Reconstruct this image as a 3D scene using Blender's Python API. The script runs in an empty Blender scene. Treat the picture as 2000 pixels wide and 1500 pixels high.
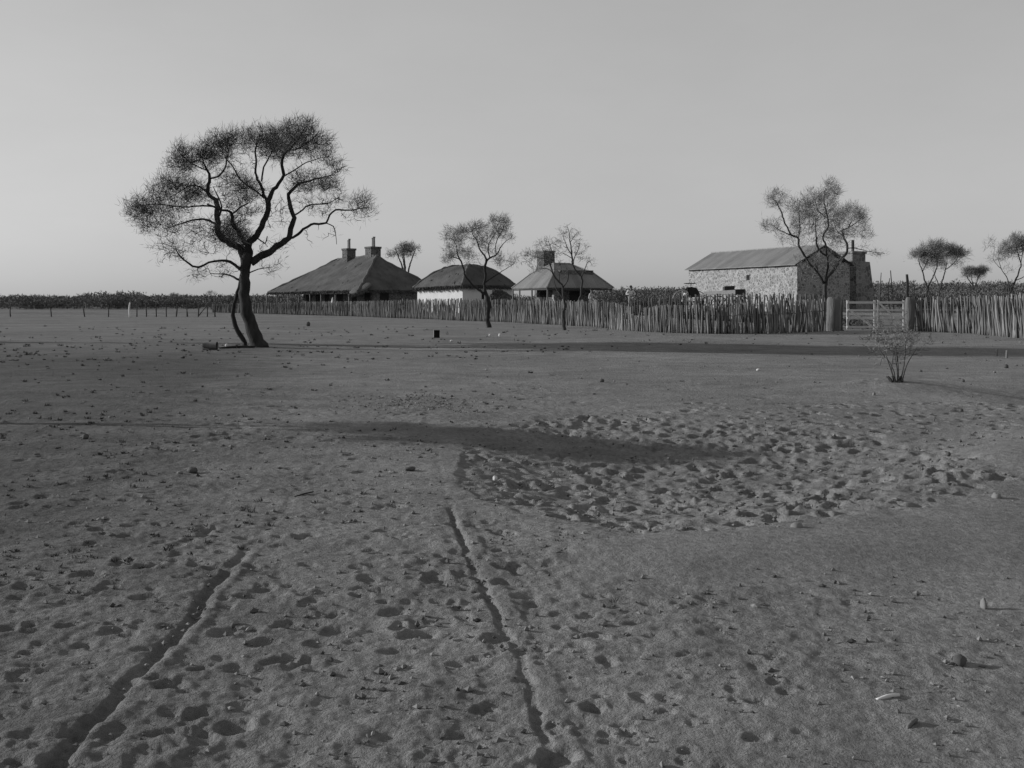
import bpy, math, random
import numpy as np
from mathutils import Vector

rng = np.random.default_rng(7)
random.seed(7)
PI = math.pi
C = bpy.context.scene.collection
SC = bpy.context.scene

# ------------------------------------------------------------------ survey constants
FPX = 2100.0          # focal length in photo pixels
HY = 592.0            # horizon row
EYE = 1.3             # height of the plate camera


def W(px, py, d):
    """a point of the place seen at photo pixel (px, py), d metres away"""
    return np.array([(px - 1000) * d / FPX, d, EYE + (HY - py) * d / FPX])


def ss(a, b, x):
    t = np.clip((np.asarray(x, float) - a) / (b - a), 0, 1)
    return t * t * (3 - 2 * t)


# ------------------------------------------------------------------ noise
def _hash(ix, iy, seed):
    h = (ix.astype(np.int64) * 374761393 + iy.astype(np.int64) * 668265263 + seed * 974634777) & 0xFFFFFFFF
    h = ((h ^ (h >> 13)) * 1274126177) & 0xFFFFFFFF
    h = (h ^ (h >> 16)) & 0xFFFFFFFF
    return h


def gnoise(x, y, seed=0):
    x = np.asarray(x, float); y = np.asarray(y, float)
    xi = np.floor(x); yi = np.floor(y)
    fx = x - xi; fy = y - yi
    u = fx * fx * fx * (fx * (fx * 6 - 15) + 10)
    v = fy * fy * fy * (fy * (fy * 6 - 15) + 10)

    def g(dx, dy):
        a = _hash(xi + dx, yi + dy, seed).astype(float) * (2 * PI / 4294967296.0)
        return np.cos(a) * (fx - dx) + np.sin(a) * (fy - dy)
    a = g(0, 0); b = g(1, 0); c = g(0, 1); d = g(1, 1)
    return (a + (b - a) * u) * (1 - v) + (c + (d - c) * u) * v


# ------------------------------------------------------------------ terrain (large forms)
def hollow_r(x, y):
    dx = x - 1.05
    rx = np.where(dx < 0, 1.55, 2.75)
    dy = y - 8.9
    ry = np.where(dy < 0, 3.0, 3.6)
    w = 0.10 * gnoise(x * 0.9, y * 0.7, 51) + 0.05 * gnoise(x * 2.7, y * 2.4, 52)
    return np.sqrt((dx / rx) ** 2 + (dy / ry) ** 2) + w


def ground_z(x, y):
    x = np.asarray(x, float); y = np.asarray(y, float)
    z = 0.75 * ss(53, 72, y) * ss(3, 8, x) + 0.42 * ss(97, 118, y) * (1 - ss(3, 8, x))
    z = z - 0.115 * (1 - ss(0.30, 1.06, hollow_r(x, y)))
    # low spoil bank on the near right side of the hollow
    ax, ay, bx, by = 1.1, 5.9, 4.4, 8.7
    t = np.clip(((x - ax) * (bx - ax) + (y - ay) * (by - ay)) / ((bx - ax) ** 2 + (by - ay) ** 2), 0, 1.4)
    d2 = (x - ax - t * (bx - ax)) ** 2 + (y - ay - t * (by - ay)) ** 2
    z = z + (0.03 + 0.11 * t) * np.exp(-d2 / 0.55)
    # mound round the shrub and the slight dip to the right of it
    z = z + 0.14 * np.exp(-((x - 5.75) ** 2 / 0.9 + (y - 16.25) ** 2 / 0.6))
    z = z - 0.22 * ss(6.0, 8.5, x) * np.exp(-((y - 14.2) / 2.0) ** 2)
    z = z + 0.05 * gnoise(x / 7, y / 7, 3) * ss(2, 12, y) * (1 - ss(60, 90, y)) * 1.3
    z = z + 0.020 * gnoise(x / 1.7, y / 1.7, 4) * (1 - ss(30, 60, y))
    return z


# ------------------------------------------------------------------ object helpers
def prop(o, label=None, cat=None, group=None, kind=None):
    if label: o['label'] = label
    if cat: o['category'] = cat
    if group: o['group'] = group
    if kind: o['kind'] = kind
    return o


def thing(name, label, cat, loc=(0, 0, 0), rz=0.0, group=None):
    o = bpy.data.objects.new(name, None)
    C.objects.link(o)
    o.location = tuple(float(v) for v in loc)
    o.rotation_euler = (0, 0, rz)
    o.empty_display_size = 0.2
    return prop(o, label, cat, group)


class MB:
    """collects geometry for ONE mesh object"""

    def __init__(self):
        self.V = []; self.n = 0; self.Q = []; self.T = []; self.QM = []; self.TM = []; self.S = []

    def add(self, v, quads=None, tris=None, m=0, shade=0.5):
        v = np.asarray(v, float).reshape(-1, 3)
        self.V.append(v)
        sh = np.broadcast_to(np.asarray(shade, float), (len(v),))
        self.S.append(sh)
        if quads is not None and len(quads):
            q = np.asarray(quads, int).reshape(-1, 4) + self.n
            self.Q.append(q); self.QM.append(np.full(len(q), m))
        if tris is not None and len(tris):
            t = np.asarray(tris, int).reshape(-1, 3) + self.n
            self.T.append(t); self.TM.append(np.full(len(t), m))
        self.n += len(v)
        return self

    def box(self, x0, x1, y0, y1, z0, z1, m=0, shade=0.5, M=None):
        v = np.array([(x, y, z) for z in (z0, z1) for y in (y0, y1) for x in (x0, x1)], float)
        if M is not None: v = M(v)
        q = [(0, 2, 3, 1), (4, 5, 7, 6), (0, 1, 5, 4), (2, 6, 7, 3), (0, 4, 6, 2), (1, 3, 7, 5)]
        return self.add(v, q, m=m, shade=shade)

    def tube(self, pts, rad, k=6, m=0, shade=0.5, caps=True, squash=None):
        pts = np.asarray(pts, float); n = len(pts)
        rad = np.broadcast_to(np.asarray(rad, float), (n,))
        tan = np.gradient(pts, axis=0)
        tan /= np.linalg.norm(tan, axis=1)[:, None] + 1e-9
        ref = np.array([0.31, 0.93, 0.2]) if abs(tan[:, 2]).mean() > 0.6 else np.array([0.05, 0.1, 1.0])
        a = np.cross(tan, ref); a /= np.linalg.norm(a, axis=1)[:, None] + 1e-9
        b = np.cross(tan, a)
        ang = np.arange(k) * 2 * PI / k
        ring = (pts[:, None, :] + rad[:, None, None] * (np.cos(ang)[None, :, None] * a[:, None, :] + np.sin(ang)[None, :, None] * b[:, None, :]))
        v = ring.reshape(-1, 3)
        i = np.arange(n - 1)[:, None] * k; j = np.arange(k)[None, :]; j2 = (j + 1) % k
        q = np.stack([i + j, i + j2, i + k + j2, i + k + j], -1).reshape(-1, 4)
        tr = []
        if caps:
            v = np.vstack([v, pts[0], pts[-1]])
            c0, c1 = n * k, n * k + 1
            for jj in range(k):
                tr.append((c0, (jj + 1) % k, jj))
                tr.append((c1, (n - 1) * k + jj, (n - 1) * k + (jj + 1) % k))
        return self.add(v, q, tr, m=m, shade=shade)

    def build(self, name, mats, parent=None, smooth=False):
        V = np.vstack(self.V); me = bpy.data.meshes.new(name)
        Q = np.vstack(self.Q) if self.Q else np.zeros((0, 4), int)
        T = np.vstack(self.T) if self.T else np.zeros((0, 3), int)
        mi = np.concatenate(self.QM + self.TM) if (self.QM or self.TM) else np.zeros(0, int)
        me.vertices.add(len(V)); me.vertices.foreach_set('co', V.astype(np.float32).ravel())
        nl = Q.size + T.size
        me.loops.add(nl); me.loops.foreach_set('vertex_index', np.concatenate([Q.ravel(), T.ravel()]).astype(np.int32))
        nf = len(Q) + len(T)
        me.polygons.add(nf)
        st = np.concatenate([np.arange(len(Q)) * 4, Q.size + np.arange(len(T)) * 3]).astype(np.int32)
        me.polygons.foreach_set('loop_start', st)
        if not isinstance(mats, (list, tuple)): mats = [mats]
        for mm in mats: me.materials.append(mm)
        me.polygons.foreach_set('material_index', mi.astype(np.int32))
        me.polygons.foreach_set('use_smooth', np.full(nf, smooth))
        at = me.attributes.new('shade', 'FLOAT', 'POINT')
        at.data.foreach_set('value', np.concatenate(self.S).astype(np.float32))
        me.update(calc_edges=True); me.validate()
        o = bpy.data.objects.new(name, me)
        C.objects.link(o)
        if parent is not None: o.parent = parent
        return o


# ------------------------------------------------------------------ materials (a monochrome plate: all greys)
def new_mat(name):
    m = bpy.data.materials.new(name); m.use_nodes = True
    nt = m.node_tree
    for n in list(nt.nodes): nt.nodes.remove(n)
    out = nt.nodes.new('ShaderNodeOutputMaterial'); b = nt.nodes.new('ShaderNodeBsdfPrincipled')
    nt.links.new(b.outputs[0], out.inputs[0])
    return m, nt, b


def N(nt, t, **kw):
    n = nt.nodes.new(t)
    for k, v in kw.items():
        if k.startswith('i_'):
            n.inputs[k[2:].replace('_', ' ')].default_value = v
        else:
            setattr(n, k, v)
    return n


def noise(nt, vec, scale, detail=4, rough=0.55):
    n = N(nt, 'ShaderNodeTexNoise'); n.inputs['Scale'].default_value = scale
    n.inputs['Detail'].default_value = detail; n.inputs['Roughness'].default_value = rough
    nt.links.new(vec, n.inputs['Vector'])
    return n.outputs['Fac']


def maprange(nt, val, a, b, c, d):
    n = N(nt, 'ShaderNodeMapRange'); n.inputs[1].default_value = a; n.inputs[2].default_value = b
    n.inputs[3].default_value = c; n.inputs[4].default_value = d
    nt.links.new(val, n.inputs[0]); return n.outputs[0]


def math_n(nt, op, a, b):
    n = N(nt, 'ShaderNodeMath', operation=op)
    for i, v in enumerate((a, b)):
        if isinstance(v, (int, float)): n.inputs[i].default_value = v
        else: nt.links.new(v, n.inputs[i])
    return n.outputs[0]


def grey(nt, b, val):
    cb = N(nt, 'ShaderNodeCombineColor')
    for i in range(3): nt.links.new(val, cb.inputs[i])
    nt.links.new(cb.outputs[0], b.inputs['Base Color'])


def bump(nt, b, h, strength, dist):
    n = N(nt, 'ShaderNodeBump'); n.inputs['Strength'].default_value = strength; n.inputs['Distance'].default_value = dist
    nt.links.new(h, n.inputs['Height']); nt.links.new(n.outputs[0], b.inputs['Normal'])


def simple(name, lo, hi, scale, rough=0.9, bscale=None, bdist=0.01, stretch=None, shade=0.0, spec=0.15, detail=5):
    """grey between lo and hi by noise; shade = how much the per piece shade attribute shifts it"""
    m, nt, b = new_mat(name)
    tc = N(nt, 'ShaderNodeTexCoord'); vec = tc.outputs['Object']
    if stretch:
        mp = N(nt, 'ShaderNodeMapping'); mp.inputs['Scale'].default_value = stretch
        nt.links.new(vec, mp.inputs['Vector']); vec = mp.outputs[0]
    f = noise(nt, vec, scale, detail)
    v = maprange(nt, f, 0.3, 0.7, lo, hi)
    if shade:
        at = N(nt, 'ShaderNodeAttribute', attribute_name='shade')
        s = maprange(nt, at.outputs['Fac'], 0, 1, 1 - shade, 1 + shade)
        v = math_n(nt, 'MULTIPLY', v, s)
    grey(nt, b, v)
    b.inputs['Roughness'].default_value = rough
    b.inputs['Specular IOR Level'].default_value = spec
    if bscale:
        bump(nt, b, noise(nt, vec, bscale, 6), 0.8, bdist)
    return m


def mat_ground():
    m, nt, b = new_mat('sandy_ground')
    geo = N(nt, 'ShaderNodeNewGeometry'); vec = geo.outputs['Position']
    big = noise(nt, vec, 0.22, 5, 0.6)
    mid = noise(nt, vec, 1.6, 6, 0.65)
    fine = noise(nt, vec, 22.0, 5, 0.7)
    v = maprange(nt, big, 0.3, 0.7, 0.155, 0.225)
    v = math_n(nt, 'MULTIPLY', v, maprange(nt, mid, 0.3, 0.7, 0.78, 1.18))
    v = math_n(nt, 'MULTIPLY', v, maprange(nt, fine, 0.3, 0.7, 0.72, 1.25))
    # dung crumbs, bark and leaf litter: small dark specks gathered in patches
    vo = N(nt, 'ShaderNodeTexVoronoi'); vo.inputs['Scale'].default_value = 26.0
    nt.links.new(vec, vo.inputs['Vector'])
    sp = maprange(nt, vo.outputs['Distance'], 0.12, 0.26, 1, 0)
    pat = maprange(nt, noise(nt, vec, 0.9, 4, 0.6), 0.52, 0.66, 0, 1)
    k = math_n(nt, 'MULTIPLY', sp, pat)
    v = math_n(nt, 'MULTIPLY', v, maprange(nt, k, 0, 1, 1.0, 0.45))
    # west side: trodden dry grass and scrub litter, plus lens falloff painted into the colour
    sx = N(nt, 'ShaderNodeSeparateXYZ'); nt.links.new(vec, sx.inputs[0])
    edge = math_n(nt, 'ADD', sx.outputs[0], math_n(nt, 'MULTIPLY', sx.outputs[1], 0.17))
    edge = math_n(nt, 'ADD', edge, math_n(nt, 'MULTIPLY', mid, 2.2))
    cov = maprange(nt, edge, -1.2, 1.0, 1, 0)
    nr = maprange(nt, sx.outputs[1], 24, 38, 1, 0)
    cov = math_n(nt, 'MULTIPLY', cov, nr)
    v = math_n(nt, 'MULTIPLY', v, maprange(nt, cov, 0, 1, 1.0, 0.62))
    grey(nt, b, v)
    b.inputs['Roughness'].default_value = 1.0
    b.inputs['Specular IOR Level'].default_value = 0.0
    h = math_n(nt, 'ADD', math_n(nt, 'MULTIPLY', noise(nt, vec, 75, 4, 0.7), 0.35), math_n(nt, 'MULTIPLY', noise(nt, vec, 16, 6, 0.7), 1.0))
    bump(nt, b, h, 0.75, 0.05)
    return m


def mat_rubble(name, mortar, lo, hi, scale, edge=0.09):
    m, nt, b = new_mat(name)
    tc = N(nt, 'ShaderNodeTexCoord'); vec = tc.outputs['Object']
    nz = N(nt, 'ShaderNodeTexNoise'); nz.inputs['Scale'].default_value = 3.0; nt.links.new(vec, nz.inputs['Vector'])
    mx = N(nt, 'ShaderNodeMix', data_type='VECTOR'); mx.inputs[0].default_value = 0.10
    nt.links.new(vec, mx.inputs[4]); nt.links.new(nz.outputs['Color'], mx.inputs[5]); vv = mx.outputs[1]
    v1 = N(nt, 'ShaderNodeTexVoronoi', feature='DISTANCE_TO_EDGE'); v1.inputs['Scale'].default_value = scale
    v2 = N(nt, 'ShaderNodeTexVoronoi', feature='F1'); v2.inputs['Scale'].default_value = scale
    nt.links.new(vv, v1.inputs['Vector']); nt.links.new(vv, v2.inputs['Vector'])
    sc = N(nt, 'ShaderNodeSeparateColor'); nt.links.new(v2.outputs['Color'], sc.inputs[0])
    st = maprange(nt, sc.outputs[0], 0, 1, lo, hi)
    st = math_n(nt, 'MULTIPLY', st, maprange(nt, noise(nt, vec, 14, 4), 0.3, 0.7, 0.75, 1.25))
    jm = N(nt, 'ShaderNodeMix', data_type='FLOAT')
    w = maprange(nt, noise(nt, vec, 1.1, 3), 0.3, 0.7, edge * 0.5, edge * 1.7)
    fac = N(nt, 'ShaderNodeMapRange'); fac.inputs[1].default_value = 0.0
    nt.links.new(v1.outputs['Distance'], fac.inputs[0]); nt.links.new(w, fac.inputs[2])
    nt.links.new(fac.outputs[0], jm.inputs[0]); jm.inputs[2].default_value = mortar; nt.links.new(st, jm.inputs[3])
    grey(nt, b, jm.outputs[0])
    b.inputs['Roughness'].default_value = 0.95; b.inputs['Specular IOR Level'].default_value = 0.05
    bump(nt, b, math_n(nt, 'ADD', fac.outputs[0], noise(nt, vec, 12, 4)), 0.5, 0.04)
    return m


def mat_iron(name, lo, hi, axis):
    """corrugated sheets; axis = the local axis along which the ribs follow one another"""
    m, nt, b = new_mat(name)
    tc = N(nt, 'ShaderNodeTexCoord'); vec = tc.outputs['Object']
    sx = N(nt, 'ShaderNodeSeparateXYZ'); nt.links.new(vec, sx.inputs[0])
    c = sx.outputs[axis]
    fl = math_n(nt, 'FLOOR', math_n(nt, 'DIVIDE', c, 0.66), 0)
    wn = N(nt, 'ShaderNodeTexWhiteNoise', noise_dimensions='1D'); nt.links.new(fl, wn.inputs['W'])
    v = maprange(nt, noise(nt, vec, 0.9, 5), 0.3, 0.7, lo, hi)
    v = math_n(nt, 'MULTIPLY', v, maprange(nt, wn.outputs['Value'], 0, 1, 0.82, 1.14))
    mp = N(nt, 'ShaderNodeMapping'); sc = [0.8, 0.8, 0.8]; sc[axis] = 7.0
    mp.inputs['Scale'].default_value = sc; nt.links.new(vec, mp.inputs['Vector'])
    v = math_n(nt, 'MULTIPLY', v, maprange(nt, noise(nt, mp.outputs[0], 1.0, 5), 0.3, 0.7, 0.86, 1.14))
    grey(nt, b, v)
    b.inputs['Roughness'].default_value = 0.6; b.inputs['Specular IOR Level'].default_value = 0.3
    rib = math_n(nt, 'SINE', math_n(nt, 'MULTIPLY', c, 2 * PI / 0.15), 0)
    bump(nt, b, rib, 0.35, 0.02)
    return m


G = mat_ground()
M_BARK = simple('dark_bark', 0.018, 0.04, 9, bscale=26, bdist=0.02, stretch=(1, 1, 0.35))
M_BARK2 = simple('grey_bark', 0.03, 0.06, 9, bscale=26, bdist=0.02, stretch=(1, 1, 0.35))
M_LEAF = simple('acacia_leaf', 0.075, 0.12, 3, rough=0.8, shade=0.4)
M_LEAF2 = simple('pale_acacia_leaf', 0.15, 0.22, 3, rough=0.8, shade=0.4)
M_SCRUB = simple('scrub_leaf', 0.085, 0.125, 0.4, rough=0.9, shade=0.3)
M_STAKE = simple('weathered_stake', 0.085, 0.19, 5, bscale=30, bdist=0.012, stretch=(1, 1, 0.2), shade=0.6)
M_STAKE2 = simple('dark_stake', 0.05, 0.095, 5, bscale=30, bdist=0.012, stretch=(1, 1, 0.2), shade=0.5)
M_POST = simple('grey_post_wood', 0.09, 0.16, 6, bscale=24, bdist=0.015, stretch=(1, 1, 0.2), shade=0.3)
M_RAIL = simple('pale_sawn_wood', 0.48, 0.60, 6, bscale=30, bdist=0.006, shade=0.2)
M_DARKWOOD = simple('dark_wood', 0.03, 0.06, 6, bscale=30, bdist=0.008, shade=0.3)
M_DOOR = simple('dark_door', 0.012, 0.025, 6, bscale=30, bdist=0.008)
M_THATCH = simple('old_thatch', 0.072, 0.102, 1.2, bscale=9, bdist=0.06, stretch=(1, 1, 1), shade=0.22, spec=0.0)
M_STRAW = simple('thatch_straw', 0.07, 0.11, 2.0, shade=0.35, spec=0.0)
M_STONE = mat_rubble('pale_rubble_wall', 0.34, 0.11, 0.27, 6.2, 0.15)
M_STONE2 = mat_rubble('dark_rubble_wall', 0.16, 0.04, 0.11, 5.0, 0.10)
M_STONE3 = mat_rubble('chimney_rubble', 0.24, 0.09, 0.2, 4.0, 0.12)
M_LIME = simple('lime_plaster', 0.50, 0.58, 1.4, bscale=7, bdist=0.015)
M_CLAY = simple('chimney_clay', 0.14, 0.24, 7, bscale=20, bdist=0.01)
M_IRON0 = mat_iron('barn_iron', 0.13, 0.17, 1)
M_IRON1 = mat_iron('roof_iron_side', 0.12, 0.15, 1)
M_IRON2 = mat_iron('roof_iron_front', 0.14, 0.18, 0)
M_TIN = simple('old_tin', 0.16, 0.30, 8, rough=0.5, bscale=20, bdist=0.004)
M_BLACK = simple('black_leather', 0.015, 0.03, 8, rough=0.6)
M_WHEEL = simple('bleached_wheel_wood', 0.32, 0.45, 10)
M_ROCKW = simple('white_quartz', 0.4, 0.55, 9, bscale=12, bdist=0.01)
M_ROCKG = simple('grey_stone', 0.13, 0.2, 9, bscale=12, bdist=0.01)
M_ROCKD = simple('dark_stone', 0.05, 0.10, 9, bscale=12, bdist=0.01)
M_SKIN = simple('skin', 0.16, 0.20, 6)
M_SHIRT = simple('pale_cotton', 0.50, 0.62, 9, bscale=14, bdist=0.01)
M_SHIRT2 = simple('grey_cotton', 0.30, 0.38, 9, bscale=14, bdist=0.01)
M_TROUS = simple('moleskin', 0.26, 0.36, 9, bscale=14, bdist=0.01)
M_HAT = simple('dark_felt', 0.02, 0.035, 9)
M_CANVAS = simple('white_canvas', 0.60, 0.72, 9, bscale=14, bdist=0.01)
M_TUFT = simple('dead_grass', 0.05, 0.12, 4, shade=0.6)
M_LITTER = simple('litter', 0.085, 0.165, 4, shade=0.55)
M_WIRE = simple('fence_wire', 0.10, 0.14, 8, rough=0.6)

# ------------------------------------------------------------------ ground sheet


def seg_groove(x, y, pts, seed):
    """signed offset from a track line given as (y, xcentre) pairs"""
    py = np.array([p[0] for p in pts]); px = np.array([p[1] for p in pts])
    xc = np.interp(y, py, px) + 0.035 * gnoise(y * 1.3, y * 0 + 3.3, seed) + 0.018 * gnoise(y * 5, y * 0 + 9.1, seed + 1)
    return x - xc


def build_ground():
    fr = math.radians(36)
    th_f = np.linspace(-fr, fr, 780)
    th_b = np.linspace(fr, 2 * PI - fr, 92)[1:-1]
    th = np.concatenate([th_f, th_b])           # angle from +Y, clockwise
    r = np.concatenate([np.geomspace(0.25, 2.2, 40)[:-1], np.geomspace(2.2, 62, 960)[:-1], np.geomspace(62, 5000, 90)])
    nr, nt_ = len(r), len(th)
    R, T = np.meshgrid(r, th, indexing='ij')
    X = R * np.sin(T); Y = R * np.cos(T)
    Z = ground_z(X, Y)
    near = 1 - ss(24, 50, R)
    hr = hollow_r(X, Y)
    inh = 1 - ss(0.90, 1.0, hr)                          # inside the trampled hollow
    smooth_bank = np.exp(-((hr - 1.17) / 0.15) ** 4) * ss(0.2, 0.9, X) * (1 - ss(8.6, 9.6, Y))
    Z += 0.028 * np.exp(-((hr - 1.12) / 0.11) ** 2) * ss(0.0, 0.8, X) * (1 - ss(8.6, 9.6, Y)) * (R < 14)
    calm = ss(13, 22, Y)                                   # the far flat is smoother
    rough = (0.55 + 0.45 * np.clip(gnoise(X / 2.3, Y / 2.3, 21) * 2 + 0.5, 0, 1)) * (1 - 0.6 * calm)
    rough *= (1 - 0.85 * smooth_bank)
    right = ss(0.6, 3.0, X) * (1 - inh)
    rough *= 1 - 0.40 * right
    rough *= 1 + 0.45 * ss(0.4, -0.6, X) * (1 - ss(4.5, 7.5, Y))
    Z += near * rough * 0.010 * gnoise(X / 0.45, Y / 0.45, 11)
    l = gnoise(X / 0.19, Y / 0.19, 12)
    Z += near * rough * 0.0115 * l
    l2 = gnoise(X / 0.085, Y / 0.085, 13)
    Z += near * rough * 0.010 * l2
    Z += (1 - ss(9, 16, R)) * rough * 0.0050 * gnoise(X / 0.035, Y / 0.035, 14)
    Z += inh * 0.022 * gnoise(X / 0.30, Y / 0.30, 15) + inh * 0.020 * gnoise(X / 0.12, Y / 0.12, 16)
    Z -= 0.013 * (1 - ss(0.97, 1.02, hr)) * (R < 16)
    # wheel ruts
    tl = [(0, -1.26), (3.4, -1.29), (4.4, -1.33), (5.6, -1.39), (7, -1.45), (9, -1.6), (14, -1.9)]
    trr = [(0, 0.22), (3.4, 0.10), (4.4, -0.04), (5.2, -0.17), (6.7, -0.38), (9, -0.62), (14, -1.0)]
    dl = seg_groove(X, Y, tl, 31) + 0.018 * gnoise(X / 0.16, Y / 0.16, 35) + 0.010 * gnoise(X / 0.06, Y / 0.06, 36)
    fl = (1 - ss(5.2, 6.0, Y)) * 0.85 + 0.15 * (1 - ss(8, 12, Y))
    fl = fl * np.clip(0.95 + 0.5 * gnoise(Y * 1.5, Y * 0 + 1.7, 41), 0.6, 1.2)
    fl *= (Y > 0)
    Z += fl * (-0.023 * np.exp(-(dl / 0.026) ** 4) + 0.011 * np.exp(-((dl - 0.060) / 0.026) ** 2) + 0.005 * np.exp(-((dl + 0.10) / 0.05) ** 2))
    dr = seg_groove(X, Y, trr, 33) + 0.014 * gnoise(X / 0.16, Y / 0.16, 37) + 0.008 * gnoise(X / 0.06, Y / 0.06, 38)
    fr_ = (1 - ss(6.3, 7.2, Y)) * 0.9 + 0.1 * (1 - ss(9, 13, Y))
    fr_ = fr_ * np.clip(0.95 + 0.5 * gnoise(Y * 1.6, Y * 0 + 5.7, 43), 0.6, 1.1) * (Y > 0) * (0.55 + 0.45 * ss(4.2, 4.9, Y))
    Z += fr_ * (-0.017 * np.exp(-(dr / 0.018) ** 4) + 0.007 * np.exp(-((dr - 0.060) / 0.040) ** 4))
    Z -= fr_ * rough * (0.010 * l + 0.008 * l2) * np.exp(-((dr - 0.06) / 0.05) ** 4)
    # hoof and boot prints
    lr = np.log(r)

    def dimples(xs, ys, rads, deps, ecc, ang):
        for x0, y0, rd, dp, e, a in zip(xs, ys, rads, deps, ecc, ang):
            rr0 = math.hypot(x0, y0); t0 = math.atan2(x0, y0)
            if abs(t0) > fr * 0.98 or rr0 < 2.3 or rr0 > 40: continue
            ext = rd * e * 2.0
            i0 = np.searchsorted(r, rr0 - ext); i1 = np.searchsorted(r, rr0 + ext)
            dt = ext / rr0
            j0 = np.searchsorted(th_f, t0 - dt); j1 = np.searchsorted(th_f, t0 + dt)
            if i1 <= i0 or j1 <= j0: continue
            if i1 - i0 < 2 or j1 - j0 < 2: continue
            xx = X[i0:i1, j0:j1] - x0; yy = Y[i0:i1, j0:j1] - y0
            u = (xx * math.cos(a) + yy * math.sin(a)) / (rd * e); v = (-xx * math.sin(a) + yy * math.cos(a)) / rd
            q = np.sqrt(u * u + v * v) + 0.30 * gnoise((xx + x0) / (rd * 0.9), (yy + y0) / (rd * 0.9), 61) + 0.14 * gnoise((xx + x0) / (rd * 0.35), (yy + y0) / (rd * 0.35), 62)
            Z[i0:i1, j0:j1] += -dp * (1 - ss(0.45, 1.1, q)) + 0.22 * dp * np.exp(-((q - 1.25) / 0.28) ** 2)

    def scatter(n, xlo, xhi, ylo, yhi, rlo, rhi, dlo, dhi, keep):
        xs = rng.uniform(xlo, xhi, n); ys = np.exp(rng.uniform(math.log(ylo), math.log(yhi), n)) if yhi / ylo > 2.5 else rng.uniform(ylo, yhi, n)
        k = keep(xs, ys); xs, ys = xs[k], ys[k]; n = len(xs)
        rd = rng.uniform(rlo, rhi, n)
        dimples(xs, ys, rd, rng.uniform(dlo, dhi, n) * rd / rhi, rng.uniform(1.0, 1.7, n), rng.normal(0.35, 0.8, n))
    scatter(1500, -1, 4.6, 5.6, 12.8, 0.03, 0.085, 0.018, 0.050, lambda x, y: hollow_r(x, y) < 0.97)
    patch = lambda x, y: gnoise(x / 1.1, y / 1.1, 77)
    scatter(110, -2.6, 0.0, 2.5, 5.4, 0.025, 0.055, 0.010, 0.024, lambda x, y: (patch(x, y) > -0.25))
    scatter(900, -2.6, 1.0, 2.5, 6.5, 0.012, 0.040, 0.004, 0.015, lambda x, y: (hollow_r(x, y) > np.where(x > 0.2, 1.40, 1.1)) & (patch(x, y) > -0.15))
    scatter(50, -1.6, 0.2, 2.6, 5.2, 0.035, 0.065, 0.012, 0.026, lambda x, y: (patch(x, y) > -0.1))
    scatter(900, -7, 0.4, 5.0, 16, 0.02, 0.065, 0.006, 0.024, lambda x, y: (hollow_r(x, y) > 1.1) & (patch(x, y) > 0.0))
    scatter(600, 0.3, 7.5, 2.5, 9, 0.010, 0.032, 0.003, 0.010, lambda x, y: (hollow_r(x, y) > 1.42) & (patch(x, y) > 0.05))
    scatter(600, -4, 9, 10, 30, 0.04, 0.10, 0.010, 0.032, lambda x, y: (hollow_r(x, y) > 1.05) & (patch(x, y) > 0.08))
    scatter(500, 2, 7, 8, 14, 0.035, 0.085, 0.015, 0.036, lambda x, y: (hollow_r(x, y) > 0.95) & (y > 8.6 + 0.35 * (x - 2)))
    # wrap the sheet round
    V = np.stack([X, Y, Z], -1).reshape(-1, 3)
    i = np.arange(nr - 1)[:, None] * nt_; j = np.arange(nt_)[None, :]; j2 = (j + 1) % nt_
    q = np.stack([i + j, i + j2, i + nt_ + j2, i + nt_ + j], -1).reshape(-1, 4)[:, ::-1]
    mb = MB(); mb.add(V, q)
    c = len(V)
    mb.add([(0, 0, float(Z[0].mean()))], shade=0.5)
    t = np.stack([np.full(nt_, c), np.arange(nt_), (np.arange(nt_) + 1) % nt_], -1)[:, ::-1]
    mb.T.append(t); mb.TM.append(np.zeros(nt_, int))
    o = mb.build('ground', G, smooth=True)
    prop(o, kind='structure')
    return o


build_ground()


def gz(x, y):
    return float(ground_z(np.array(x, float), np.array(y, float)))


def ground_px(px, py):
    """where the sight line through a pixel meets the ground"""
    d = EYE * FPX / (py - HY)
    for _ in range(25):
        x = (px - 1000) * d / FPX
        d = 0.5 * d + 0.5 * (EYE - gz(x, d)) * FPX / (py - HY)
    return (px - 1000) * d / FPX, d


# ------------------------------------------------------------------ trees
def smooth_line(pts, rad, step):
    """Catmull-Rom through pts with radii, resampled"""
    P = np.asarray(pts, float); Rr = np.asarray(rad, float)
    if len(P) < 3:
        n = max(3, int(np.linalg.norm(P[-1] - P[0]) / step))
        t = np.linspace(0, 1, n)[:, None]
        return P[0] + (P[-1] - P[0]) * t, np.interp(t[:, 0], [0, 1], [Rr[0], Rr[-1]])
    E = np.vstack([2 * P[0] - P[1], P, 2 * P[-1] - P[-2]])
    out = []; ro = []
    for i in range(len(P) - 1):
        a, b, c, d = E[i:i + 4]
        n = max(2, int(np.linalg.norm(c - b) / step))
        for k in range(n):
            t = k / n
            out.append(0.5 * ((2 * b) + (c - a) * t + (2 * a - 5 * b + 4 * c - d) * t * t + (3 * b - a - 3 * c + d) * t ** 3))
            ro.append(Rr[i] + (Rr[i + 1] - Rr[i]) * t)
    out.append(P[-1]); ro.append(Rr[-1])
    return np.array(out), np.array(ro)


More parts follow.
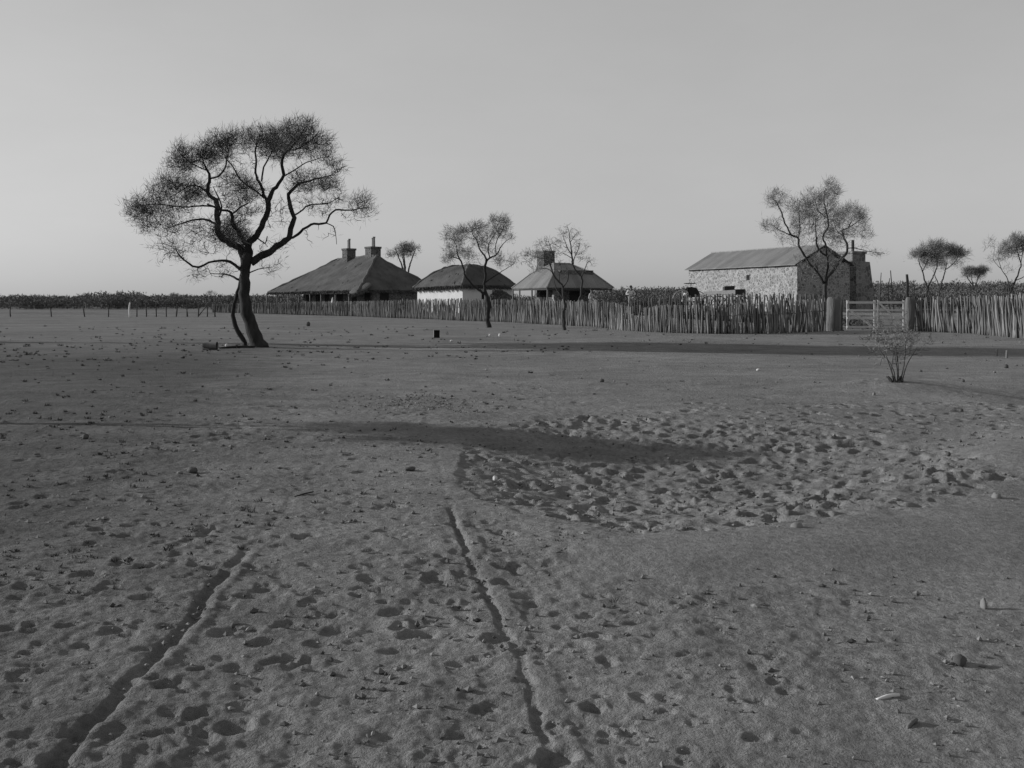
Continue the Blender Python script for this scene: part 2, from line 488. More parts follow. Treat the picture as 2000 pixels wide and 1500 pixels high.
def needles(mb, P, D, length, width, m, shade, R):
    """thin diamond leaves at P along D"""
    n = len(P)
    D = D / (np.linalg.norm(D, axis=1)[:, None] + 1e-9)
    s = R.normal(size=(n, 3)); s -= (s * D).sum(1)[:, None] * D
    s /= np.linalg.norm(s, axis=1)[:, None] + 1e-9
    L = (length * R.uniform(0.6, 1.3, n))[:, None]; w = (width * R.uniform(0.7, 1.3, n))[:, None]
    v = np.stack([P, P + D * L * 0.45 + s * w * 0.5, P + D * L, P + D * L * 0.45 - s * w * 0.5], 1).reshape(-1, 3)
    q = np.arange(n * 4).reshape(n, 4)
    mb.add(v, q, m=m, shade=np.repeat(shade, 4))


def grow(limbs, targets, R, nleaf, llen, lwid, wind=(0.0, 0, 0), bark=None, leaf=None, attach_from=0.3,
         twig0=0.006, twigk=0.007, k_limb=8, step=0.12, weights=None):
    """limbs: list of (pts, radii, attachable). Returns (trunk MB, crown MB)"""
    tm, cm = MB(), MB()
    nodes = []
    for pts, rad, att in limbs:
        P, rr = smooth_line(pts, rad, step)
        wob = np.stack([gnoise(np.arange(len(P)) * 0.55, np.full(len(P), R.uniform(0, 99)), 5 + a) for a in range(3)], -1)
        P = P + wob * np.minimum(rr, 0.06)[:, None] * 1.35
        rr = rr * (1 + 0.18 * gnoise(np.arange(len(P)) * 0.6, np.full(len(P), R.uniform(0, 99)), 9))
        tm.tube(P, rr, k=k_limb if rr.max() > 0.04 else 5)
        if att:
            i0 = int(len(P) * (attach_from if att is True else att))
            nodes.append(P[i0:])
    nodes = np.vstack(nodes)
    targets = np.asarray(targets)
    d0 = np.array([np.min(np.linalg.norm(nodes - t, axis=1)) for t in targets])
    order = np.argsort(d0)
    cap = len(nodes) + len(targets) * 3 + 5
    NB = np.zeros((cap, 3)); NB[:len(nodes)] = nodes; nn = len(nodes)
    LP, LD, LS = [], [], []
    wnd = np.array(wind, float)
    for i in order:
        t = targets[i]
        dd = NB[:nn] - t
        cost = np.linalg.norm(dd, axis=1) + 0.45 * np.clip(dd[:, 2], 0, None)
        j = int(np.argmin(cost)); p = NB[j].copy()
        L = np.linalg.norm(t - p)
        if L < 0.02: continue
        mid = (p + t) / 2 + R.normal(size=3) * L * 0.14 + np.array([0, 0, -0.06 * L])
        q3 = p * 0.25 + t * 0.75 + R.normal(size=3) * L * 0.09
        pts = np.array([p, mid, q3, t])
        r0 = twig0 + twigk * min(L, 1.5)
        cm.tube(pts, [r0, r0 * 0.75, r0 * 0.55, r0 * 0.3], k=3, m=0, caps=False)
        NB[nn] = mid; NB[nn + 1] = q3; NB[nn + 2] = t; nn += 3
        nl = R.poisson(nleaf * (weights[i] if weights is not None else 1.0))
        if nl:
            u = R.uniform(0.35, 1.0, nl)[:, None]
            pp = p + (t - p) * u + R.normal(size=(nl, 3)) * 0.3 * llen
            base = (t - p) / L * 0.55 + wnd
            LP.append(pp); LD.append(base + R.normal(size=(nl, 3)) * 0.55 + np.array([0, 0, 0.28]))
            LS.append(np.clip(R.normal(0.5, 0.2) + R.normal(size=nl) * 0.12, 0, 1))
    if LP:
        needles(cm, np.vstack(LP), np.vstack(LD), llen, lwid, 1, np.concatenate(LS), R)
    return tm, cm


def traced_tree(name, label, base_px, d, z, limbs, blobs, zoom, org, R, depth_amp, nper, nleaf, llen, lwid, leaf, bark,
                cat='tree', group=None, wind=(0.1, 0, 0.05), ground=None, drift=None, **kw):
    """limbs in coordinates of an enlarged view: (x, y, halfwidth); each limb gets its own depth drift"""
    zx, zy = zoom
    ppm = FPX / d

    def P(x, y, dy):
        p = W(org[0] + x / zx, org[1] + y / zx, d); p[1] += dy
        return p
    bx = (base_px[0] - 1000) * d / FPX
    bz = gz(bx, d) if ground is None else ground
    base = np.array([bx, d, bz])
    L3 = []
    ends = []
    for li, lm in enumerate(limbs):
        att = True; pts = lm
        if isinstance(lm, dict): att = lm.get('att', True); pts = lm['p']
        # start depth: from the nearest point of an earlier limb
        s = np.array(pts[0][:2], float); dy0 = 0.0
        if ends:
            allp = np.array([e[:2] for e in ends]); k = int(np.argmin(((allp - s) ** 2).sum(1))); dy0 = ends[k][2]
        slope = (R.uniform(-1, 1) if li else 0.0)
        if drift and li in drift: slope = drift[li]
        P3 = []; rad = []
        ln = 0.0
        for k, (x, y, w) in enumerate(pts):
            if k: ln += math.hypot(x - pts[k - 1][0], y - pts[k - 1][1])
            dy = dy0 + slope * depth_amp * ln / (zx * ppm) * 0.55
            P3.append(P(x, y, dy) - base); rad.append(w / zx / ppm)
            ends.append((x, y, dy))
        L3.append((P3, rad, att))
    tg = []; wt = []
    E = np.array([(e[0], e[1], e[2]) for e in ends])
    for b in blobs:
        cx, cy, rx, ry = b[:4]; w = b[4] if len(b) > 4 else 1.0
        n = max(2, int(nper * w * (rx * ry) / (60 * 60)))
        k = np.argsort((E[:, 0] - cx) ** 2 + (E[:, 1] - cy) ** 2)[:3]
        dc = E[k, 2].mean()
        for _ in range(n):
            a = R.uniform(0, 2 * PI); q = math.sqrt(R.uniform(0, 1)) * (1 + 0.10 * R.normal())
            dy = dc + R.normal() * 0.45 * (rx + ry) / 2 / zx / ppm * 1.6
            tg.append(P(cx + rx * q * math.cos(a), cy + ry * q * math.sin(a), dy) - base); wt.append(min(1.0, w + 0.15))
    tm, cm = grow(L3, tg, R, nleaf, llen, lwid, wind, weights=wt, **kw)
    t = thing(name, label, cat, base, 0, group)
    tm.build('trunk', bark, t, smooth=True)
    cm.build('crown', [bark, leaf], t)
    return t


def copy_tree(src, loc, rz, sc, label):
    r = src.copy(); C.objects.link(r); r.location = loc; r.rotation_euler = (0, 0, rz); r.scale = (sc, sc, sc)
    r['label'] = label
    for ch in src.children:
        c = ch.copy(); C.objects.link(c); c.parent = r
    return r


# --- the big tree in front
Z1 = (2.884, 2.884); O1 = (140, 200)
big_limbs = [
    dict(p=[(1062, 1392, 54), (1045, 1350, 42), (1022, 1285, 37), (998, 1215, 34), (978, 1130, 33), (972, 1050, 31), (974, 960, 28), (986, 890, 31), (998, 845, 26)], att=0.86),
    dict(p=[(985, 890, 25), (940, 820, 21), (880, 790, 19), (812, 748, 18), (790, 690, 16), (775, 560, 14), (750, 520, 12), (710, 490, 11), (712, 400, 9), (690, 350, 6), (660, 300, 4)], att=0.35),
    [(712, 402, 6), (760, 390, 6), (800, 340, 5), (815, 270, 4), (830, 200, 2)],
    [(800, 705, 8), (770, 670, 7), (690, 645, 6), (600, 650, 5), (520, 670, 4), (430, 690, 2)],
    [(790, 630, 7), (815, 580, 5), (800, 520, 4), (785, 470, 2)],
    [(778, 575, 6), (700, 570, 5), (600, 580, 4), (480, 570, 3), (380, 580, 2)],
    [(712, 490, 5), (650, 450, 5), (590, 440, 4), (520, 470, 2), (450, 500, 1.5)],
    [(690, 350, 4), (640, 330, 3), (580, 290, 3), (540, 240, 1.5)],
    dict(p=[(998, 850, 24), (1008, 790, 20), (1060, 750, 18), (1110, 655, 16), (1135, 570, 14), (1145, 520, 12), (1200, 470, 10), (1225, 430, 9), (1222, 350, 9), (1260, 300, 7), (1320, 250, 5), (1360, 190, 3)], att=0.35),
    [(1135, 580, 9), (1100, 530, 8), (1080, 470, 8), (1040, 420, 7), (1035, 350, 6), (1020, 270, 5), (1030, 200, 3), (1040, 140, 2)],
    [(1080, 450, 5), (1090, 370, 5), (1120, 310, 4), (1150, 250, 3), (1170, 190, 2)],
    [(985, 805, 13), (950, 730, 12), (925, 680, 11), (928, 630, 8), (860, 610, 6), (810, 590, 4)],
    [(930, 640, 6), (980, 600, 5), (1020, 580, 3)],
    [(1100, 545, 6), (1030, 490, 5), (960, 440, 5), (910, 360, 4), (870, 310, 2), (840, 250, 1.5)],
    dict(p=[(1008, 895, 23), (1090, 850, 20), (1150, 810, 18), (1215, 760, 16), (1235, 680, 14), (1240, 620, 13), (1210, 560, 12), (1215, 510, 10), (1245, 470, 9), (1300, 440, 6), (1380, 420, 4), (1450, 400, 2)], att=0.35),
    [(1212, 765, 8), (1270, 742, 8), (1350, 690, 7), (1440, 682, 6), (1460, 640, 5), (1500, 610, 5), (1580, 615, 4), (1690, 600, 2)],
    [(1240, 635, 5), (1290, 600, 5), (1330, 570, 4), (1420, 560, 3), (1490, 520, 2)],
    [(1440, 682, 3), (1480, 700, 3), (1492, 750, 2), (1495, 800, 1.5)],
    dict(p=[(968, 950, 9), (900, 900, 8), (850, 890, 7), (790, 905, 6), (735, 932, 6), (680, 905, 5), (632, 860, 4), (620, 815, 2)], att=0.1),
    dict(p=[(958, 1005, 8), (880, 970, 5), (820, 965, 3), (760, 960, 2)], att=0.2),
    dict(p=[(1000, 960, 4), (1050, 940, 3), (1110, 930, 2)], att=0.2),
    [(1050, 765, 4), (1095, 795, 4), (1100, 755, 3)],
    [(1260, 300, 4), (1330, 290, 4), (1400, 250, 3), (1440, 210, 2)],
    [(1225, 440, 4), (1290, 400, 4), (1350, 360, 3), (1440, 330, 2)],
    dict(p=[(952, 985, 11), (942, 1045, 10), (920, 1105, 10), (907, 1175, 11), (916, 1255, 13), (940, 1310, 14), (966, 1352, 12), (978, 1384, 10)], att=False),
]
big_blobs = [
    (540, 240, 45, 50), (620, 270, 90, 60), (560, 330, 75, 60), (470, 405, 80, 60, .8), (790, 175, 100, 50, .8), (820, 235, 75, 65), (905, 165, 85, 45, .8), (720, 210, 60, 60, .8),
    (690, 290, 70, 60), (500, 480, 130, 55), (620, 480, 90, 65, 1.2), (400, 560, 120, 45), (300, 592, 60, 35, 1.1), (420, 655, 110, 55, .8), (350, 695, 60, 40, .6), (560, 580, 110, 40, .8),
    (1060, 160, 100, 55, .8), (1000, 200, 90, 60, .6), (1180, 210, 110, 70, 1.0), (1310, 185, 90, 55, 1.0), (1385, 225, 70, 75, .9), (1440, 290, 80, 75, .9), (1480, 370, 60, 50, .7), (1300, 290, 80, 60), (1180, 285, 70, 55), (1090, 230, 70, 60, .9),
    (1330, 450, 120, 65, .9), (1450, 455, 60, 50, .9), (950, 470, 110, 60, .8), (1020, 510, 80, 60, .9), (880, 420, 70, 60, .5), (960, 330, 70, 90, .3), (880, 560, 90, 50, .5), (1000, 620, 90, 60, .7), (1170, 620, 70, 100, .3),
    (1350, 570, 120, 60, .45), (1640, 575, 70, 45, .8), (1600, 650, 80, 35, .4), (1500, 530, 50, 40, .5), (1700, 620, 50, 20, .5), (860, 690, 100, 60, .8), (880, 770, 110, 60, 1.1), (960, 740, 60, 70, 1.0), (720, 770, 110, 80, .45), (560, 800, 100, 80, .4), (640, 700, 130, 50, .5),
    (850, 940, 130, 45, .35), (700, 965, 60, 30, .5), (1110, 830, 70, 50, .35), (1120, 925, 70, 40, .35), (650, 860, 60, 45, .35), (560, 880, 60, 50, .25), (470, 760, 60, 60, .3), (1200, 800, 60, 40, .2), (1390, 740, 100, 60, .12),
    (480, 330, 40, 40, .35), (1020, 115, 60, 30, .35), (1340, 135, 50, 25, .4),
]
big_blobs = [(b[0], b[1] + (0.12 * (300 - b[1]) if b[1] < 300 else 0)) + tuple(b[2:]) for b in big_blobs]
big_blobs += [(330, 620, 90, 50, .5), (470, 590, 80, 40, .4)]
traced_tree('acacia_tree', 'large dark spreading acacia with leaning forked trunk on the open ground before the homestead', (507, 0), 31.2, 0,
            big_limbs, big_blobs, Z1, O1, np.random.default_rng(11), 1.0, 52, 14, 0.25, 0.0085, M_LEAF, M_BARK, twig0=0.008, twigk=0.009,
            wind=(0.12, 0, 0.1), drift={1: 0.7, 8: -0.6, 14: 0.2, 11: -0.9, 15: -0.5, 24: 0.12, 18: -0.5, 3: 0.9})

# --- slender tree before the thatched hut
Z3 = (4.545, 4.545); O3 = (780, 400)
traced_tree('acacia_tree', 'slender forked acacia before the whitewashed hut, its dark trunk nearer than the fence', (953, 0), 57, 0, [
    dict(p=[(795, 1096, 24), (786, 1000, 20), (790, 900, 25), (780, 830, 22), (768, 780, 17), (755, 720, 13), (765, 640, 11), (760, 560, 12), (772, 490, 10), (752, 450, 8), (712, 390, 7), (690, 320, 5), (650, 260, 3), (640, 200, 2)], att=0.5),
    dict(p=[(775, 800, 14), (720, 770, 11), (650, 710, 9), (592, 640, 8), (575, 570, 8), (545, 490, 7), (520, 440, 6), (515, 380, 4), (490, 320, 2)], att=0.45),
    [(765, 520, 9), (800, 470, 8), (860, 440, 6), (900, 370, 5), (930, 330, 3), (985, 285, 2)],
    [(800, 470, 6), (790, 400, 5), (800, 330, 4), (850, 260, 3), (870, 180, 2)],
    [(860, 440, 5), (852, 370, 4), (872, 300, 4), (920, 220, 3), (935, 150, 2)],
    [(766, 690, 6), (820, 650, 5), (888, 607, 4), (945, 570, 3), (1010, 530, 2)],
    [(545, 490, 5), (470, 460, 3), (430, 450, 2)],
], [(480, 265, 75, 55), (405, 300, 30, 50, .5), (490, 390, 80, 70, .7), (450, 470, 60, 50), (600, 430, 60, 60, .8), (580, 240, 60, 50, .9), (640, 195, 28, 50, 1.1), (720, 205, 45, 55, 1.1), (680, 300, 60, 60, .7), (860, 155, 50, 50), (930, 165, 45, 60, 1.2), (760, 310, 70, 70, .7), (900, 270, 80, 60, .6), (985, 290, 45, 45, .6),
    (840, 230, 50, 50, .8), (950, 510, 90, 50, .6), (880, 460, 60, 50, .3), (550, 330, 60, 50, .6), (640, 480, 50, 50, .4), (720, 500, 40, 40, .3), (760, 390, 60, 60, .6), (860, 400, 50, 50, .5), (1010, 480, 50, 40, .5)],
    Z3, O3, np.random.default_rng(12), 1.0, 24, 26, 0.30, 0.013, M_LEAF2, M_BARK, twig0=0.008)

traced_tree('acacia_tree', 'thin half bare tree before the iron roofed cottage, nearer of two', (1099, 0), 51.5, 0, [
    dict(p=[(1464, 1126, 18), (1458, 1000, 13), (1465, 900, 12), (1456, 820, 11), (1450, 735, 10), (1425, 690, 9), (1388, 655, 9), (1355, 600, 8), (1340, 540, 6), (1310, 480, 4), (1280, 420, 2)], att=0.55),
    [(1450, 745, 7), (1490, 680, 6), (1502, 600, 5), (1480, 540, 3)],
    [(1456, 830, 6), (1400, 760, 5), (1380, 690, 4), (1370, 640, 3)],
    [(1388, 655, 5), (1340, 580, 4), (1260, 560, 3), (1200, 590, 1.5)],
    [(1340, 545, 4), (1360, 470, 4), (1345, 390, 3), (1320, 330, 1.5)],
    [(1310, 480, 3), (1230, 470, 3), (1160, 440, 1.5)],
    [(1425, 695, 4), (1420, 620, 4), (1440, 560, 3), (1420, 490, 1.5)],
], [(1300, 360, 100, 55, .5), (1270, 470, 80, 70, .5), (1170, 450, 100, 60, .5), (1350, 420, 60, 60, .5), (1110, 430, 40, 40, .4), (1400, 560, 60, 70, .35), (1440, 620, 70, 50, .25), (1230, 560, 70, 40, .4), (1400, 360, 50, 70, .3), (1130, 500, 60, 50, .3)],
    Z3, O3, np.random.default_rng(13), 1.0, 42, 10, 0.26, 0.012, M_LEAF2, M_BARK2, twig0=0.009)

traced_tree('acacia_tree', 'bare twiggy tree behind the stake fence with its crown against the cottage roof and sky', (1124, 0), 66, 0, [
    dict(p=[(1560, 1000, 10), (1572, 920, 10), (1592, 850, 10), (1612, 790, 9), (1620, 720, 9), (1615, 640, 9), (1572, 590, 8), (1540, 540, 8), (1535, 470, 7), (1530, 400, 6), (1515, 320, 5), (1508, 250, 3), (1490, 190, 2)], att=0.5),
    [(1540, 540, 5), (1562, 450, 4), (1590, 400, 3), (1605, 320, 1.5)],
    [(1532, 450, 5), (1490, 380, 4), (1468, 320, 3), (1440, 260, 1.5)],
    [(1616, 650, 5), (1650, 560, 4), (1682, 500, 3), (1710, 520, 1.5)],
    [(1535, 480, 4), (1480, 440, 3), (1440, 420, 1.5)],
    [(1520, 330, 3), (1560, 270, 3), (1590, 240, 1.5)],
], [(1500, 235, 90, 60, .6), (1580, 300, 60, 60, .6), (1620, 400, 70, 70, .6), (1430, 280, 55, 60, .6), (1640, 480, 60, 50, .5), (1695, 520, 45, 40, .6), (1560, 470, 50, 60, .4), (1450, 400, 50, 70, .5), (1530, 380, 60, 60, .4)],
    Z3, O3, np.random.default_rng(14), 1.0, 46, 6, 0.24, 0.012, M_LEAF2, M_BARK2, twig0=0.010)

# --- spreading tree before the barn
Z4 = (3.448, 3.448); O4 = (1180, 330)
traced_tree('acacia_tree', 'wide airy tree behind the fence, screening the gable of the stone barn', (1609, 0), 60, 0, [
    dict(p=[(1478, 960, 14), (1482, 890, 13), (1490, 820, 13), (1486, 775, 13)], att=False),
    [(1488, 790, 11), (1502, 740, 10), (1560, 670, 9), (1612, 600, 9), (1650, 560, 8), (1660, 510, 8), (1640, 450, 6), (1630, 410, 5), (1672, 390, 4), (1705, 340, 2)],
    [(1484, 780, 9), (1455, 730, 6), (1442, 660, 5), (1405, 570, 3)],
    [(1482, 765, 8), (1420, 685, 7), (1345, 600, 7), (1302, 530, 7), (1290, 470, 7), (1240, 450, 6), (1210, 400, 5), (1180, 330, 5), (1160, 280, 4), (1125, 220, 2)],
    [(1484, 765, 8), (1490, 680, 7), (1478, 600, 6), (1412, 550, 6), (1382, 480, 5), (1370, 420, 3), (1360, 350, 2)],
    [(1480, 610, 6), (1470, 520, 6), (1452, 460, 5), (1490, 390, 5), (1482, 300, 5), (1466, 220, 4), (1472, 150, 2)],
    [(1480, 330, 3), (1420, 290, 3), (1388, 225, 2)],
    [(1655, 530, 4), (1720, 530, 3), (1820, 550, 2), (1925, 562, 1.5)],
    [(1292, 470, 4), (1300, 400, 4), (1290, 320, 3), (1285, 240, 1.5)],
    [(1240, 450, 4), (1170, 420, 3), (1110, 380, 1.5)],
    [(1640, 450, 4), (1600, 400, 3), (1590, 330, 2)],
    [(1672, 390, 3), (1740, 350, 3), (1790, 310, 1.5)],
], [(1140, 205, 70, 55), (1110, 380, 60, 40, .8), (1150, 440, 70, 50, .5), (1285, 285, 90, 70, .9), (1300, 400, 90, 70, .7), (1400, 300, 110, 80, .8), (1400, 205, 80, 50, .7), (1515, 130, 55, 50), (1480, 205, 70, 60, .8), (1540, 325, 80, 60, .7), (1560, 425, 80, 60, .7), (1685, 285, 80, 55, .9), (1765, 320, 55, 60, 1.0), (1720, 410, 80, 50, .7), (1640, 335, 50, 60, .6), (1800, 445, 50, 30, .6),
    (1420, 420, 80, 60, .6), (1250, 490, 100, 40, .4), (1460, 500, 120, 50, .5), (1885, 562, 60, 15, .8), (1740, 530, 60, 25, .4), (1450, 610, 150, 80, .5), (1620, 470, 60, 60, .5), (1400, 700, 120, 60, .3)],
    Z4, O4, np.random.default_rng(15), 1.0, 40, 20, 0.36, 0.014, M_LEAF2, M_BARK2, twig0=0.008)

# --- trees on the right
Z5 = (4.545, 4.545); O5 = (1560, 420)
traced_tree('acacia_tree', 'umbrella crowned tree right of the barn, left of a touching pair, with a forked stem', (1808, 0), 80, 0, [
    dict(p=[(1130, 790, 9), (1130, 740, 8), (1142, 650, 7), (1112, 560, 6), (1100, 500, 5), (1075, 440, 4), (1060, 380, 2)], att=0.5),
    [(1142, 650, 7), (1180, 580, 6), (1218, 500, 5), (1238, 430, 4), (1230, 360, 2)],
    [(1100, 500, 4), (1130, 430, 3), (1150, 360, 2)],
], [(1050, 355, 55, 28, 1.4), (1130, 330, 80, 55), (1210, 300, 60, 55), (1170, 400, 80, 45, .6), (1110, 430, 50, 45, .5), (1010, 370, 30, 14, .8), (1220, 390, 50, 50, .7)],
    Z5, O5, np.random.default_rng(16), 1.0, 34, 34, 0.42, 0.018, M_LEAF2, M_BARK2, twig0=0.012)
traced_tree('acacia_tree', 'umbrella crowned tree right of the barn, right of a touching pair, with a straight stem', (1835, 0), 82, 0, [
    dict(p=[(1240, 790, 9), (1243, 740, 8), (1260, 640, 7), (1290, 530, 5), (1308, 460, 4), (1320, 380, 2)], att=0.5),
    [(1258, 650, 5), (1232, 560, 4), (1222, 500, 2)],
    [(1300, 490, 4), (1370, 420, 3), (1400, 350, 1.5)],
], [(1260, 285, 70, 45), (1370, 340, 80, 45), (1300, 330, 80, 55), (1330, 430, 80, 50, .5), (1440, 345, 45, 22, 1.0), (1250, 430, 50, 60, .4), (1400, 410, 50, 50, .4)],
    Z5, O5, np.random.default_rng(17), 1.0, 34, 34, 0.42, 0.018, M_LEAF2, M_BARK2, twig0=0.012)
traced_tree('acacia_tree', 'small flat topped tree between the larger trees on the right horizon', (1905, 0), 112, 0, [
    dict(p=[(1555, 740, 5), (1550, 640, 5), (1500, 560, 4), (1485, 510, 2)], att=0.6),
    [(1553, 680, 4), (1580, 580, 4), (1600, 520, 2)],
    [(1552, 650, 4), (1545, 560, 3), (1560, 500, 2)],
], [(1520, 495, 50, 22, 1.5), (1610, 495, 55, 22, 1.5), (1500, 530, 35, 25, .8), (1590, 530, 40, 25, .8)],
    Z5, O5, np.random.default_rng(18), 1.0, 90, 26, 0.45, 0.025, M_LEAF2, M_BARK2, twig0=0.012)
traced_tree('acacia_tree', 'open forked tree behind the fence at the far right with scattered leaf clumps', (1971, 0), 74, 0, [
    dict(p=[(1872, 780, 9), (1870, 700, 9), (1866, 640, 7), (1850, 560, 4), (1800, 480, 3), (1775, 400, 2)], att=0.5),
    [(1872, 700, 8), (1918, 580, 7), (1955, 480, 6), (1960, 430, 5), (1930, 340, 4), (1910, 270, 2)],
    [(1958, 440, 4), (1990, 360, 3), (2010, 280, 2)],
    [(1918, 580, 4), (2000, 540, 3), (2060, 470, 2)],
    [(1800, 480, 3), (1700, 400, 2), (1690, 300, 1.2)],
], [(1900, 245, 80, 50), (1955, 230, 60, 50), (1830, 335, 60, 45), (1690, 250, 35, 40, .3), (1780, 300, 30, 40, .7), (1740, 375, 60, 40, .5), (2000, 260, 60, 60), (1620, 280, 35, 35, .4), (2060, 340, 60, 60, .7), (2080, 450, 60, 50, .6), (1960, 300, 60, 60, .6), (1670, 400, 30, 20, .5), (1860, 470, 50, 40, .3)],
    Z5, O5, np.random.default_rng(19), 1.0, 28, 30, 0.40, 0.017, M_LEAF2, M_BARK2, twig0=0.011)


def auto_tree(label, px, top_py, d, wpx, seed, leaf=M_LEAF2, flat=0.45, stems=3, group=None, name='acacia_tree', nper=110, nleaf=26, base_py=None, lw=None, tr=0.03):
    """a plain distant acacia: forked stems under a flat crown"""
    R = np.random.default_rng(seed)
    x = (px - 1000) * d / FPX; b = gz(x, d)
    if base_py: b = EYE + (HY - base_py) * d / FPX
    h = EYE + (HY - top_py) * d / FPX - b
    w = wpx * d / FPX / 2
    limbs = [([(0, 0, -0.1), (0.03 * h, 0, 0.15 * h), (0.0, 0.02 * h, 0.36 * h)], [tr * h, 0.8 * tr * h, 0.67 * tr * h], False)]
    ch = h * flat
    for s in range(stems):
        a = s * 2 * PI / stems + R.uniform(-0.5, 0.5) + 0.3
        e = np.array([math.cos(a) * w * 0.6, math.sin(a) * w * 0.6, h - ch * R.uniform(0.35, 0.6)])
        m = np.array([e[0] * 0.35, e[1] * 0.35, 0.36 * h + (e[2] - 0.36 * h) * 0.5])
        limbs.append(([(0, 0.02 * h, 0.34 * h), m, e], [0.017 * h, 0.012 * h, 0.005 * h], 0.4))
    tg = []
    for c in range(7):
        a = R.uniform(0, 2 * PI); q = math.sqrt(R.uniform(0, 1)) * 0.75 if c else 0
        c0 = np.array([math.cos(a) * w * q, math.sin(a) * w * q, h - ch * (0.38 + 0.4 * q * q * R.uniform(0.5, 1.3))])
        for _ in range(nper // 7):
            v = R.normal(size=3); v /= np.linalg.norm(v) + 1e-9
            v *= R.uniform(0, 1) ** 0.4
            tg.append(c0 + v * np.array([w * 0.36, w * 0.36, ch * 0.34]))
    ll = 0.05 * h + 0.06
    tm, cm = grow(limbs, tg, R, nleaf, ll, lw or ll * 0.06, (0.05, 0, 0.1), twig0=0.004 * h * 0.6, twigk=0.006)
    t = thing(name, label, 'tree', (x, d, b), 0, group)
    tm.build('trunk', M_BARK2, t, smooth=True); cm.build('crown', [M_BARK2, leaf], t)
    return t


auto_tree('airy flat crowned tree rising behind the right slope of the thatched homestead roof', 793, 471, 142, 76, 31, flat=0.30, stems=4, nper=170, nleaf=18)
auto_tree('low rounded tree on the left horizon, leftmost of three that stand clear of the scrub', 278, 574, 165, 20, 32, flat=0.5)
auto_tree('rounded tree on the left horizon, middle one of three standing clear of the scrub', 343, 570, 165, 34, 33, flat=0.5)
auto_tree('thin lone tree rising above the scrub just left of the big acacia trunk', 413, 566, 150, 26, 34, flat=0.35, nleaf=8)
auto_tree('small round tree seen over the scrub between the cottage and the hatted man', 1216, 556, 150, 12, 36, flat=0.7, nper=70)
# trees outside the left edge whose long shadows cross the hollow and the flat
def px_of(x, d): return 1000 + FPX * x / d


def py_of(z, d): return HY - (z - EYE) * FPX / d


auto_tree('small compact tree casting a long evening shadow over the hollow', px_of(-12.1, 13.0), py_of(3.8, 13.0), 13.0, 1.7 * FPX / 13.0, 37, flat=0.34, stems=2, tr=0.009, leaf=M_LEAF, nper=200, nleaf=10, lw=0.05)
auto_tree('broad tree beyond the left edge of the view shading the far flat', px_of(-24.5, 37.2), py_of(11.5, 37.2), 37.2, 9.5 * FPX / 37.2, 38, flat=0.52, stems=5, leaf=M_LEAF, nper=480, nleaf=24, lw=0.06)


# --- bare shrub on its mound, front right
def shrub():
    R = np.random.default_rng(41)
    x, y = ground_px(1756, 746); b = gz(x, y)
    limbs = []; tg = []
    for s_ in range(8):
        a = R.uniform(0, 2 * PI); sp = R.uniform(0.06, 0.30); h = R.uniform(0.45, 0.82)
        e = np.array([math.cos(a) * sp, math.sin(a) * sp, h])
        m = np.array([e[0] * 0.35, e[1] * 0.35, h * 0.45]) + R.normal(size=3) * 0.025
        limbs.append(([(e[0] * .15, e[1] * .15, -0.04), m, e], [0.011, 0.007, 0.003], 0.25))
        for _ in range(40):
            tg.append(e * R.uniform(0.7, 1.25) + R.normal(size=3) * np.array([0.13, 0.13, 0.10]) + np.array([0, 0, 0.05]))
    for k in range(5):
        a = R.uniform(0, 2 * PI); q = R.uniform(0.02, 0.12)
        limbs.append(([(math.cos(a) * q, math.sin(a) * q, -0.05), (math.cos(a) * q * 1.5, math.sin(a) * q * 1.5, 0.05), (math.cos(a) * q * 1.9, math.sin(a) * q * 1.9, R.uniform(0.05, 0.11))], [0.02, 0.016, 0.012], False))
    tg = [q for q in tg if q[2] > 0.15]
    tm, cm = grow(limbs, tg, R, 5, 0.06, 0.006, (0, 0, 0.1), twig0=0.0035, twigk=0.004, k_limb=6, step=0.05)
    t = thing('bare_shrub', 'bare twiggy shrub on a small mound in the right foreground', 'shrub', (x, y, b))
    tm.build('stem', M_BARK2, t, smooth=True); cm.build('crown', [M_BARK2, M_LEAF2], t)


shrub()


